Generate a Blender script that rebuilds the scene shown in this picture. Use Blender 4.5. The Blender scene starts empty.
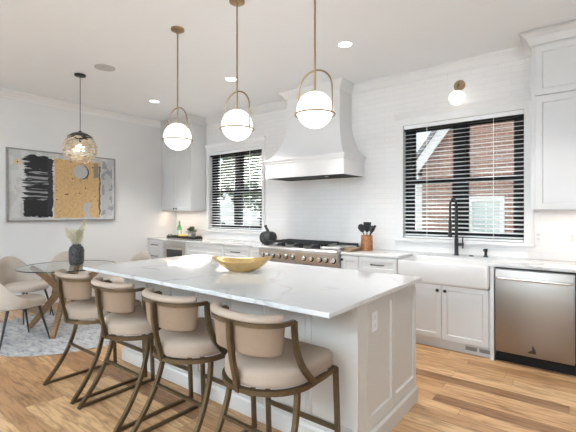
import bpy, bmesh, math, random
from mathutils import Vector, Matrix, Quaternion
random.seed(7)
SC = bpy.context.scene
COL = SC.collection
PI = math.pi
R = math.radians

# ------------------------------------------------------------------ camera
cam = bpy.data.objects.new('camera', bpy.data.cameras.new('camera'))
COL.objects.link(cam)
cam.location = (0, 0, 1.399)
cam.rotation_euler = (R(90), 0, R(37.924))
cam.data.sensor_width = 36
cam.data.sensor_fit = 'HORIZONTAL'
cam.data.lens = 385.583 / 576 * 36
cam.data.shift_y = -4.17 / 576
cam.data.clip_start = 0.05
SC.camera = cam

# ------------------------------------------------------------------ world, sun, fill lamps, exposure
W = bpy.data.worlds.new('sky')
SC.world = W
W.use_nodes = True
bg = W.node_tree.nodes['Background']
bg.inputs[0].default_value = (0.80, 0.89, 1.0, 1)
bg.inputs[1].default_value = 1.0

def lamp(name, kind, loc, rot, energy, color, **kw):
    d = bpy.data.lights.new(name, kind)
    d.energy = energy
    d.color = color
    for k, v in kw.items():
        setattr(d, k, v)
    o = bpy.data.objects.new(name, d)
    o.location = loc
    o.rotation_euler = rot
    COL.objects.link(o)
    return o

# low sun from beyond the left window: it slips over the garden trees and reaches the far end of the island
lamp('sun', 'SUN', (-14, 18, 12), Vector((2.06, -2.4, -1.31)).to_track_quat('-Z', 'Y').to_euler(), 34.0, (1.0, 0.96, 0.90), angle=R(0.8))
# unseen added fill lamps at right and rear, tilted up to brighten the ceiling
lamp('fill_right', 'AREA', (2.36, -0.6, 1.1), (0, R(158), 0), 36, (0.72, 0.875, 1.0), shape='RECTANGLE', size=1.5, size_y=3.4, spread=R(130))
lamp('fill_rear', 'AREA', (-2.0, -3.36, 1.4), (R(-155), 0, 0), 1020, (0.72, 0.875, 1.0), shape='RECTANGLE', size=4.4, size_y=1.7, spread=R(150))

SC.view_settings.view_transform = 'Standard'
SC.view_settings.look = 'None'
SC.view_settings.gamma = 1
SC.view_settings.use_curve_mapping = False
SC.view_settings.exposure = 0.60

# ------------------------------------------------------------------ materials
def new_mat(name):
    m = bpy.data.materials.new(name)
    m.use_nodes = True
    nt = m.node_tree
    return m, nt, nt.nodes['Principled BSDF']

def nd(nt, t, **kw):
    n = nt.nodes.new(t)
    for k, v in kw.items():
        setattr(n, k, v)
    return n

def mat(name, col, rough=0.5, metal=0.0, var=0.05, scale=12, bump=0.0, bscale=80, coat=0.0, stretch=(1, 1, 1), spec=0.5, emit=None, es=0):
    m, nt, p = new_mat(name)
    L = nt.links.new
    tc = nd(nt, 'ShaderNodeTexCoord')
    mp = nd(nt, 'ShaderNodeMapping')
    mp.inputs['Scale'].default_value = stretch
    L(tc.outputs['Object'], mp.inputs[0])
    nz = nd(nt, 'ShaderNodeTexNoise')
    nz.inputs['Scale'].default_value = scale
    nz.inputs['Detail'].default_value = 3
    L(mp.outputs[0], nz.inputs['Vector'])
    cr = nd(nt, 'ShaderNodeValToRGB')
    cr.color_ramp.elements[0].position = 0.3
    cr.color_ramp.elements[1].position = 0.7
    cr.color_ramp.elements[0].color = tuple(max(0, c * (1 - var)) for c in col) + (1,)
    cr.color_ramp.elements[1].color = tuple(min(1, c * (1 + var)) for c in col) + (1,)
    L(nz.outputs[0], cr.inputs[0])
    L(cr.outputs[0], p.inputs['Base Color'])
    p.inputs['Roughness'].default_value = rough
    p.inputs['Metallic'].default_value = metal
    p.inputs['Coat Weight'].default_value = coat
    p.inputs['Specular IOR Level'].default_value = spec
    if bump:
        n2 = nd(nt, 'ShaderNodeTexNoise')
        n2.inputs['Scale'].default_value = bscale
        L(mp.outputs[0], n2.inputs['Vector'])
        b = nd(nt, 'ShaderNodeBump')
        b.inputs['Strength'].default_value = bump
        b.inputs['Distance'].default_value = 0.004
        L(n2.outputs[0], b.inputs['Height'])
        L(b.outputs[0], p.inputs['Normal'])
    if emit:
        p.inputs['Emission Color'].default_value = emit + (1,)
        p.inputs['Emission Strength'].default_value = es
    return m

M = {}
M['wall'] = mat('wall_paint', (0.74, 0.73, 0.715), 0.75, var=0.01, scale=3)
M['ceiling'] = mat('ceiling_paint', (0.87, 0.89, 0.91), 0.85, var=0.008, scale=2)
M['trim'] = mat('trim_paint', (0.80, 0.79, 0.775), 0.45, var=0.01)
M['cab'] = mat('cabinet_paint', (0.65, 0.642, 0.628), 0.4, var=0.012, scale=5)
M['island'] = mat('island_paint', (0.58, 0.545, 0.50), 0.4, var=0.012, scale=5)
M['hood'] = mat('hood_paint', (0.80, 0.79, 0.78), 0.5, var=0.01, scale=4)
M['black'] = mat('black_metal', (0.012, 0.012, 0.013), 0.42, var=0.2)
M['iron'] = mat('cast_iron', (0.015, 0.015, 0.016), 0.6, var=0.3, bump=0.2, bscale=200)
M['frame_black'] = mat('black_window_paint', (0.006, 0.0065, 0.007), 0.55, var=0.2, spec=0.25)
M['slat'] = mat('blind_white', (0.92, 0.93, 0.94), 0.5, var=0.01)
M['fire'] = mat('fireclay', (0.68, 0.665, 0.645), 0.15, var=0.008, coat=0.5)
M['brass'] = mat('aged_brass', (0.34, 0.245, 0.14), 0.34, metal=1.0, var=0.08, scale=30)
M['bronze'] = mat('bronze_metal', (0.125, 0.085, 0.045), 0.42, metal=0.7, var=0.12, scale=40)
M['fabric'] = mat('linen_fabric', (0.355, 0.278, 0.218), 0.9, var=0.05, scale=160, bump=0.25, bscale=500, spec=0.15)
M['tan'] = mat('tan_linen_fabric', (0.25, 0.175, 0.122), 0.9, var=0.06, scale=180, bump=0.25, bscale=500, spec=0.15)
M['boucle'] = mat('beige_upholstery', (0.48, 0.41, 0.345), 0.9, var=0.06, scale=120, bump=0.3, bscale=400, spec=0.15)
M['chairleg'] = mat('dark_chair_leg', (0.022, 0.016, 0.012), 0.45, var=0.2)
M['oak'] = mat('walnut_leg_wood', (0.19, 0.10, 0.038), 0.45, var=0.35, scale=14, stretch=(1, 1, 6))
M['board'] = mat('cutting_board_wood', (0.30, 0.19, 0.11), 0.5, var=0.3, scale=12, stretch=(8, 1, 8))
M['crock'] = mat('hammered_copper', (0.43, 0.19, 0.085), 0.38, metal=0.55, var=0.3, scale=40, bump=0.6, bscale=90)
M['gold'] = mat('brushed_gold', (0.60, 0.43, 0.20), 0.32, metal=0.85, var=0.14, scale=25, bump=0.15, bscale=60)
M['pumpkin'] = mat('matte_black_ceramic', (0.035, 0.036, 0.036), 0.55, var=0.3, scale=18)
M['utensil'] = mat('black_silicone', (0.012, 0.012, 0.013), 0.5, var=0.2)
M['tray'] = mat('black_tray', (0.014, 0.013, 0.012), 0.35, var=0.2)
M['lemon'] = mat('lemon_skin', (0.80, 0.55, 0.08), 0.45, var=0.12, scale=60, bump=0.3, bscale=200)
M['bottle'] = mat('green_bottle', (0.06, 0.26, 0.07), 0.12, var=0.2, coat=0.6)
M['label'] = mat('bottle_label', (0.50, 0.62, 0.48), 0.6, var=0.1)
M['pot'] = mat('grey_pot', (0.40, 0.38, 0.35), 0.6, var=0.2, scale=40)
M['succulent'] = mat('succulent_leaf', (0.075, 0.115, 0.05), 0.5, var=0.5, scale=30)
M['pampas'] = mat('dried_pampas', (0.95, 0.84, 0.66), 0.9, var=0.18, scale=60)
M['plate'] = mat('outlet_plastic', (0.80, 0.79, 0.78), 0.35, var=0.01)
M['slot'] = mat('outlet_face', (0.66, 0.65, 0.64), 0.4, var=0.02)
M['speaker'] = mat('speaker_mesh', (0.52, 0.52, 0.51), 0.8, var=0.04, scale=200)
M['vent'] = mat('vent_dark', (0.25, 0.24, 0.23), 0.6, var=0.15, scale=60)
M['filter'] = mat('dark_filter_steel', (0.010, 0.010, 0.010), 0.7, metal=0.0, var=0.25, scale=30)
M['gap'] = mat('shadow_gap_paint', (0.06, 0.058, 0.055), 0.6, var=0.1)
M['dark_glass'] = mat('dark_glass', (0.045, 0.045, 0.048), 0.08, var=0.2, scale=8)
M['canvas_frame'] = mat('silver_frame', (0.33, 0.32, 0.30), 0.4, metal=0.4, var=0.1)
M['bark'] = mat('tree_bark', (0.10, 0.08, 0.06), 0.9, var=0.4, scale=20)
M['leaf'] = mat('tree_leaf', (0.055, 0.08, 0.035), 0.6, var=0.5, scale=9)
M['leaf2'] = mat('shrub_leaf', (0.035, 0.055, 0.028), 0.6, var=0.5, scale=9)
M['grass'] = mat('lawn_ground', (0.07, 0.09, 0.045), 0.95, var=0.3, scale=4)
M['fence'] = mat('white_fence_paint', (0.85, 0.86, 0.86), 0.5, var=0.02)
M['house_trim'] = mat('house_trim_paint', (0.56, 0.57, 0.58), 0.6, var=0.03)
M['roof'] = mat('roof_shingle', (0.20, 0.20, 0.21), 0.9, var=0.3, scale=30)
M['globe'] = mat('lit_opal_glass', (0.9, 0.9, 0.88), 0.25, var=0.005, emit=(1.0, 0.95, 0.89), es=1.15)
M['can'] = mat('lit_downlight', (0.9, 0.9, 0.9), 0.3, var=0.005, emit=(1.0, 0.97, 0.92), es=5.0)
M['bulb'] = mat('lit_bulb', (0.9, 0.9, 0.9), 0.3, var=0.005, emit=(1.0, 0.84, 0.60), es=5.0)
M['flake'] = mat('woven_shade_flake', (0.66, 0.56, 0.42), 0.35, metal=0.5, var=0.35, scale=14)
M['emblem'] = mat('dark_emblem', (0.03, 0.028, 0.026), 0.4, var=0.1)

def steel_mat(name, col=(0.60, 0.585, 0.565), rough=0.36, stretch=(70, 70, 0.6)):
    m, nt, p = new_mat(name)
    L = nt.links.new
    tc = nd(nt, 'ShaderNodeTexCoord')
    mp = nd(nt, 'ShaderNodeMapping')
    mp.inputs['Scale'].default_value = stretch
    L(tc.outputs['Object'], mp.inputs[0])
    nz = nd(nt, 'ShaderNodeTexNoise')
    nz.inputs['Scale'].default_value = 4
    nz.inputs['Detail'].default_value = 4
    L(mp.outputs[0], nz.inputs['Vector'])
    mr = nd(nt, 'ShaderNodeMapRange')
    mr.inputs[3].default_value = rough - 0.05
    mr.inputs[4].default_value = rough + 0.07
    L(nz.outputs[0], mr.inputs[0])
    L(mr.outputs[0], p.inputs['Roughness'])
    p.inputs['Base Color'].default_value = col + (1,)
    p.inputs['Metallic'].default_value = 1.0
    p.inputs['Anisotropic'].default_value = 0.5
    b = nd(nt, 'ShaderNodeBump')
    b.inputs['Strength'].default_value = 0.06
    b.inputs['Distance'].default_value = 0.002
    L(nz.outputs[0], b.inputs['Height'])
    L(b.outputs[0], p.inputs['Normal'])
    return m
M['steel'] = steel_mat('brushed_steel')
M['steel_dw'] = steel_mat('dishwasher_steel', (0.35, 0.315, 0.285), 0.38)
M['steel_h'] = steel_mat('polished_steel', (0.72, 0.70, 0.67), 0.2)

def quartz_mat():
    m, nt, p = new_mat('veined_quartz')
    L = nt.links.new
    tc = nd(nt, 'ShaderNodeTexCoord')
    n1 = nd(nt, 'ShaderNodeTexNoise')
    n1.inputs['Scale'].default_value = 1.6
    n1.inputs['Detail'].default_value = 5
    L(tc.outputs['Object'], n1.inputs['Vector'])
    mix = nd(nt, 'ShaderNodeMixRGB', blend_type='LINEAR_LIGHT')
    mix.inputs[0].default_value = 0.55
    L(tc.outputs['Object'], mix.inputs[1])
    L(n1.outputs['Color'], mix.inputs[2])
    v = nd(nt, 'ShaderNodeTexVoronoi', feature='DISTANCE_TO_EDGE')
    v.inputs['Scale'].default_value = 1.15
    L(mix.outputs[0], v.inputs['Vector'])
    cr = nd(nt, 'ShaderNodeValToRGB')
    cr.color_ramp.elements[0].position = 0.0
    cr.color_ramp.elements[0].color = (0.44, 0.43, 0.415, 1)
    cr.color_ramp.elements[1].position = 0.035
    cr.color_ramp.elements[1].color = (0.65, 0.64, 0.625, 1)
    L(v.outputs['Distance'], cr.inputs[0])
    n2 = nd(nt, 'ShaderNodeTexNoise')
    n2.inputs['Scale'].default_value = 2.3
    n2.inputs['Detail'].default_value = 6
    L(tc.outputs['Object'], n2.inputs['Vector'])
    cr2 = nd(nt, 'ShaderNodeValToRGB')
    cr2.color_ramp.elements[0].position = 0.45
    cr2.color_ramp.elements[1].position = 0.62
    L(n2.outputs[0], cr2.inputs[0])
    mx = nd(nt, 'ShaderNodeMixRGB')
    mx.inputs[1].default_value = (0.65, 0.64, 0.625, 1)
    L(cr2.outputs[0], mx.inputs[0])
    L(cr.outputs[0], mx.inputs[2])
    L(mx.outputs[0], p.inputs['Base Color'])
    p.inputs['Roughness'].default_value = 0.07
    p.inputs['Specular IOR Level'].default_value = 0.55
    return m
M['quartz'] = quartz_mat()

def math_node(nt, op, a, b=None):
    n = nd(nt, 'ShaderNodeMath', operation=op)
    for i, x in enumerate((a, b)):
        if x is None:
            continue
        if isinstance(x, (int, float)):
            n.inputs[i].default_value = x
        else:
            nt.links.new(x, n.inputs[i])
    return n.outputs[0]

def floor_mat():
    m, nt, p = new_mat('oak_planks')
    L = nt.links.new
    tc = nd(nt, 'ShaderNodeTexCoord')
    sp = nd(nt, 'ShaderNodeSeparateXYZ')
    L(tc.outputs['Object'], sp.inputs[0])
    PW, PL = 0.127, 1.15
    row = math_node(nt, 'DIVIDE', sp.outputs[1], PW)
    rowf = math_node(nt, 'FLOOR', row)
    wn = nd(nt, 'ShaderNodeTexWhiteNoise', noise_dimensions='1D')
    L(rowf, wn.inputs['W'])
    off = math_node(nt, 'MULTIPLY', wn.outputs['Value'], 7.3)
    xx = math_node(nt, 'ADD', math_node(nt, 'DIVIDE', sp.outputs[0], PL), off)
    colf = math_node(nt, 'FLOOR', xx)
    cb = nd(nt, 'ShaderNodeCombineXYZ')
    L(rowf, cb.inputs[0]); L(colf, cb.inputs[1])
    wn2 = nd(nt, 'ShaderNodeTexWhiteNoise', noise_dimensions='2D')
    L(cb.outputs[0], wn2.inputs['Vector'])
    cr = nd(nt, 'ShaderNodeValToRGB')
    e = cr.color_ramp.elements
    e[0].position = 0.0; e[0].color = (0.26, 0.135, 0.062, 1)
    e[1].position = 1.0; e[1].color = (0.64, 0.415, 0.22, 1)
    for pos, c in ((0.16, (0.35, 0.185, 0.085)), (0.42, (0.49, 0.285, 0.137)), (0.75, (0.58, 0.36, 0.185))):
        x = e.new(pos); x.color = c + (1,)
    L(wn2.outputs['Value'], cr.inputs[0])
    # grain, shifted plank by plank
    sh = nd(nt, 'ShaderNodeVectorMath', operation='MULTIPLY_ADD')
    L(wn2.outputs['Color'], sh.inputs[0])
    sh.inputs[1].default_value = (9, 9, 9)
    L(tc.outputs['Object'], sh.inputs[2])
    mp = nd(nt, 'ShaderNodeMapping')
    mp.inputs['Scale'].default_value = (1.1, 9, 1)
    L(sh.outputs[0], mp.inputs[0])
    g = nd(nt, 'ShaderNodeTexNoise')
    g.inputs['Scale'].default_value = 2.6
    g.inputs['Detail'].default_value = 6
    g.inputs['Distortion'].default_value = 1.6
    L(mp.outputs[0], g.inputs['Vector'])
    gr = nd(nt, 'ShaderNodeValToRGB')
    gr.color_ramp.elements[0].position = 0.30
    gr.color_ramp.elements[0].color = (0.52, 0.44, 0.37, 1)
    gr.color_ramp.elements[1].position = 0.58
    gr.color_ramp.elements[1].color = (1.06, 1.05, 1.04, 1)
    L(g.outputs[0], gr.inputs[0])
    mul = nd(nt, 'ShaderNodeMixRGB', blend_type='MULTIPLY')
    mul.inputs[0].default_value = 1
    L(cr.outputs[0], mul.inputs[1]); L(gr.outputs[0], mul.inputs[2])
    # seams
    fy = math_node(nt, 'FRACT', row)
    fx = math_node(nt, 'FRACT', xx)
    sy = math_node(nt, 'LESS_THAN', fy, 0.022)
    sx = math_node(nt, 'LESS_THAN', fx, 0.0028)
    s = math_node(nt, 'MAXIMUM', sy, sx)
    mx = nd(nt, 'ShaderNodeMixRGB')
    L(math_node(nt, 'MULTIPLY', s, 0.65), mx.inputs[0])
    L(mul.outputs[0], mx.inputs[1])
    mx.inputs[2].default_value = (0.10, 0.05, 0.022, 1)
    L(mx.outputs[0], p.inputs['Base Color'])
    p.inputs['Roughness'].default_value = 0.36
    p.inputs['Specular IOR Level'].default_value = 0.4
    return m
M['floor'] = floor_mat()

def tile_mat():
    m, nt, p = new_mat('white_subway_tile')
    L = nt.links.new
    tc = nd(nt, 'ShaderNodeTexCoord')
    sp = nd(nt, 'ShaderNodeSeparateXYZ')
    L(tc.outputs['Object'], sp.inputs[0])
    cb = nd(nt, 'ShaderNodeCombineXYZ')
    L(sp.outputs[0], cb.inputs[0]); L(sp.outputs[2], cb.inputs[1])
    br = nd(nt, 'ShaderNodeTexBrick', offset=0.5)
    br.inputs['Scale'].default_value = 1
    br.inputs['Brick Width'].default_value = 0.26
    br.inputs['Row Height'].default_value = 0.0655
    br.inputs['Mortar Size'].default_value = 0.0022
    br.inputs['Mortar Smooth'].default_value = 0.2
    br.inputs['Color1'].default_value = (0.87, 0.85, 0.83, 1)
    br.inputs['Color2'].default_value = (0.845, 0.83, 0.815, 1)
    br.inputs['Mortar'].default_value = (0.77, 0.757, 0.745, 1)
    L(cb.outputs[0], br.inputs['Vector'])
    L(br.outputs['Color'], p.inputs['Base Color'])
    p.inputs['Roughness'].default_value = 0.16
    n2 = nd(nt, 'ShaderNodeTexNoise')
    n2.inputs['Scale'].default_value = 9
    L(tc.outputs['Object'], n2.inputs['Vector'])
    inv = math_node(nt, 'ADD', math_node(nt, 'MULTIPLY', br.outputs['Fac'], -1.0), math_node(nt, 'MULTIPLY', n2.outputs[0], 0.9))
    b = nd(nt, 'ShaderNodeBump')
    b.inputs['Strength'].default_value = 0.35
    b.inputs['Distance'].default_value = 0.003
    L(inv, b.inputs['Height'])
    L(b.outputs[0], p.inputs['Normal'])
    return m
M['tile'] = tile_mat()

def brick_mat():
    m, nt, p = new_mat('red_brick_wall')
    L = nt.links.new
    tc = nd(nt, 'ShaderNodeTexCoord')
    sp = nd(nt, 'ShaderNodeSeparateXYZ')
    L(tc.outputs['Object'], sp.inputs[0])
    cb = nd(nt, 'ShaderNodeCombineXYZ')
    L(sp.outputs[0], cb.inputs[0]); L(sp.outputs[2], cb.inputs[1])
    br = nd(nt, 'ShaderNodeTexBrick', offset=0.5)
    br.inputs['Scale'].default_value = 1
    br.inputs['Brick Width'].default_value = 0.23
    br.inputs['Row Height'].default_value = 0.078
    br.inputs['Mortar Size'].default_value = 0.007
    br.inputs['Color1'].default_value = (0.26, 0.125, 0.088, 1)
    br.inputs['Color2'].default_value = (0.18, 0.105, 0.083, 1)
    br.inputs['Mortar'].default_value = (0.40, 0.365, 0.335, 1)
    L(cb.outputs[0], br.inputs['Vector'])
    L(br.outputs['Color'], p.inputs['Base Color'])
    p.inputs['Roughness'].default_value = 0.85
    return m
M['brick'] = brick_mat()

def rug_mat():
    m, nt, p = new_mat('distressed_rug')
    L = nt.links.new
    tc = nd(nt, 'ShaderNodeTexCoord')
    mp = nd(nt, 'ShaderNodeMapping')
    mp.inputs['Rotation'].default_value = (0, 0, 0.6)
    mp.inputs['Scale'].default_value = (1, 2.4, 1)
    L(tc.outputs['Object'], mp.inputs[0])
    n = nd(nt, 'ShaderNodeTexNoise')
    n.inputs['Scale'].default_value = 7
    n.inputs['Detail'].default_value = 7
    n.inputs['Roughness'].default_value = 0.75
    L(mp.outputs[0], n.inputs['Vector'])
    cr = nd(nt, 'ShaderNodeValToRGB')
    e = cr.color_ramp.elements
    e[0].position = 0.36; e[0].color = (0.20, 0.215, 0.235, 1)
    e[1].position = 0.60; e[1].color = (0.50, 0.48, 0.455, 1)
    x = e.new(0.46); x.color = (0.36, 0.35, 0.345, 1)
    L(n.outputs[0], cr.inputs[0])
    L(cr.outputs[0], p.inputs['Base Color'])
    p.inputs['Roughness'].default_value = 0.95
    p.inputs['Specular IOR Level'].default_value = 0.1
    return m
M['rug'] = rug_mat()

def vase_mat():
    m, nt, p = new_mat('black_faceted_vase')
    L = nt.links.new
    tc = nd(nt, 'ShaderNodeTexCoord')
    v = nd(nt, 'ShaderNodeTexVoronoi', feature='DISTANCE_TO_EDGE')
    v.inputs['Scale'].default_value = 26
    L(tc.outputs['Object'], v.inputs['Vector'])
    cr = nd(nt, 'ShaderNodeValToRGB')
    cr.color_ramp.elements[0].position = 0.02
    cr.color_ramp.elements[0].color = (0.075, 0.076, 0.08, 1)
    cr.color_ramp.elements[1].position = 0.16
    cr.color_ramp.elements[1].color = (0.022, 0.023, 0.026, 1)
    L(v.outputs['Distance'], cr.inputs[0])
    L(cr.outputs[0], p.inputs['Base Color'])
    p.inputs['Roughness'].default_value = 0.4
    b = nd(nt, 'ShaderNodeBump', invert=True)
    b.inputs['Distance'].default_value = 0.01
    L(v.outputs['Distance'], b.inputs['Height'])
    L(b.outputs[0], p.inputs['Normal'])
    return m
M['vase'] = vase_mat()

def glass_mat(name, tint, fac_spec=1.0, ior=1.45):
    m = bpy.data.materials.new(name)
    m.use_nodes = True
    nt = m.node_tree
    nt.nodes.clear()
    L = nt.links.new
    out = nd(nt, 'ShaderNodeOutputMaterial')
    tr = nd(nt, 'ShaderNodeBsdfTransparent')
    tr.inputs[0].default_value = tint + (1,)
    gl = nd(nt, 'ShaderNodeBsdfGlossy')
    gl.inputs['Roughness'].default_value = 0.02
    fr = nd(nt, 'ShaderNodeFresnel')
    fr.inputs[0].default_value = ior
    ms = nd(nt, 'ShaderNodeMixShader')
    geo = nd(nt, 'ShaderNodeNewGeometry')
    front = math_node(nt, 'SUBTRACT', 1.0, geo.outputs['Backfacing'])
    L(math_node(nt, 'MULTIPLY', math_node(nt, 'MULTIPLY', fr.outputs[0], fac_spec), front), ms.inputs[0])
    L(tr.outputs[0], ms.inputs[1]); L(gl.outputs[0], ms.inputs[2])
    L(ms.outputs[0], out.inputs[0])
    return m
M['pane'] = glass_mat('window_glass', (0.97, 0.985, 0.985), 0.6)
M['table_glass'] = glass_mat('table_glass', (0.955, 0.97, 0.965), 1.0, 1.5)
M['glass_edge'] = mat('glass_edge', (0.035, 0.05, 0.048), 0.12, var=0.1)

def art_mat():
    """Generic abstract: pale ground, black brushed block, gold block, grey disc, grey wash. Object coords: Y along the wall, Z up."""
    m, nt, p = new_mat('abstract_canvas')
    L = nt.links.new
    tc = nd(nt, 'ShaderNodeTexCoord')
    sp = nd(nt, 'ShaderNodeSeparateXYZ')
    L(tc.outputs['Object'], sp.inputs[0])
    Y, Z = sp.outputs[1], sp.outputs[2]          # Y -0.79..0.79, Z 0..1.05
    def noise(scale, st=(1, 1, 1), detail=4):
        mp = nd(nt, 'ShaderNodeMapping')
        mp.inputs['Scale'].default_value = st
        L(tc.outputs['Object'], mp.inputs[0])
        n = nd(nt, 'ShaderNodeTexNoise')
        n.inputs['Scale'].default_value = scale
        n.inputs['Detail'].default_value = detail
        L(mp.outputs[0], n.inputs['Vector'])
        return n.outputs[0]
    def band(v, a, b, jit=None, amt=0.1):
        if jit is not None:
            v = math_node(nt, 'ADD', v, math_node(nt, 'MULTIPLY', math_node(nt, 'SUBTRACT', jit, 0.5), amt))
        return math_node(nt, 'MULTIPLY', math_node(nt, 'GREATER_THAN', v, a), math_node(nt, 'LESS_THAN', v, b))
    def rect(y0, y1, z0, z1, jy, ay, jz, az):
        return math_node(nt, 'MULTIPLY', band(Y, y0, y1, jy, ay), band(Z, z0, z1, jz, az))
    def over(base, colour, mask):
        n = nd(nt, 'ShaderNodeMixRGB')
        L(mask, n.inputs[0])
        if isinstance(base, tuple):
            n.inputs[1].default_value = base + (1,)
        else:
            L(base, n.inputs[1])
        if isinstance(colour, tuple):
            n.inputs[2].default_value = colour + (1,)
        else:
            L(colour, n.inputs[2])
        return n.outputs[0]
    streak = noise(3.2, (1, 0.6, 9.5))
    rough = noise(9)
    fine = noise(26)
    blotch = noise(13, (1, 1, 1.6), 5)
    c = over((0.50, 0.505, 0.495), (0.58, 0.58, 0.565), math_node(nt, 'GREATER_THAN', rough, 0.5))
    # black brushed block
    k1 = rect(-0.56, -0.20, 0.07, 0.98, streak, 0.34, rough, 0.10)
    c = over(c, (0.30, 0.30, 0.30), k1)
    k2 = math_node(nt, 'MULTIPLY', k1, math_node(nt, 'GREATER_THAN', streak, 0.47))
    c = over(c, (0.02, 0.021, 0.024), k2)
    c = over(c, (0.018, 0.019, 0.021), rect(-0.58, -0.19, 0.07, 0.32, rough, 0.1, fine, 0.08))
    c = over(c, (0.02, 0.021, 0.023), rect(-0.55, -0.20, 0.77, 0.97, streak, 0.35, rough, 0.1))
    c = over(c, (0.03, 0.03, 0.033), rect(-0.26, -0.19, 0.10, 0.93, rough, 0.08, fine, 0.04))
    # gold block with flecks
    g = rect(-0.17, 0.53, 0.05, 0.96, fine, 0.035, rough, 0.05)
    gcol = over((0.62, 0.41, 0.19), (0.55, 0.36, 0.165), math_node(nt, 'GREATER_THAN', fine, 0.52))
    c = over(c, gcol, g)
    c = over(c, (0.10, 0.075, 0.05), math_node(nt, 'MULTIPLY', g, math_node(nt, 'GREATER_THAN', blotch, 0.665)))
    c = over(c, (0.45, 0.45, 0.455), rect(0.27, 0.37, 0.05, 0.30, rough, 0.18, fine, 0.1))
    # grey disc with a dark right rim
    def disc(y, z, r):
        dy = math_node(nt, 'SUBTRACT', Y, y)
        dz = math_node(nt, 'SUBTRACT', Z, z)
        d2 = math_node(nt, 'ADD', math_node(nt, 'MULTIPLY', dy, dy), math_node(nt, 'MULTIPLY', dz, dz))
        return math_node(nt, 'LESS_THAN', d2, r * r)
    c = over(c, (0.06, 0.055, 0.05), disc(0.235, 0.78, 0.115))
    c = over(c, (0.47, 0.47, 0.465), disc(0.215, 0.785, 0.112))
    c = over(c, (0.26, 0.23, 0.18), rect(0.42, 0.50, 0.70, 0.94, fine, 0.1, fine, 0.12))
    c = over(c, (0.12, 0.11, 0.10), rect(0.515, 0.54, 0.1, 0.90, rough, 0.06, fine, 0.05))
    # grey wash on the far right
    w = rect(0.56, 0.745, 0.09, 0.99, rough, 0.08, rough, 0.1)
    c = over(c, over((0.30, 0.31, 0.325), (0.48, 0.48, 0.475), math_node(nt, 'GREATER_THAN', noise(7), 0.5)), w)
    # small gold dot at the upper left
    c = over(c, (0.66, 0.47, 0.24), disc(-0.655, 0.86, 0.04))
    c = over(c, (0.05, 0.04, 0.03), disc(-0.655, 0.86, 0.010))
    L(c, p.inputs['Base Color'])
    p.inputs['Roughness'].default_value = 0.7
    return m
M['art'] = art_mat()

# ------------------------------------------------------------------ mesh helpers
ROOT = {}

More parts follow.
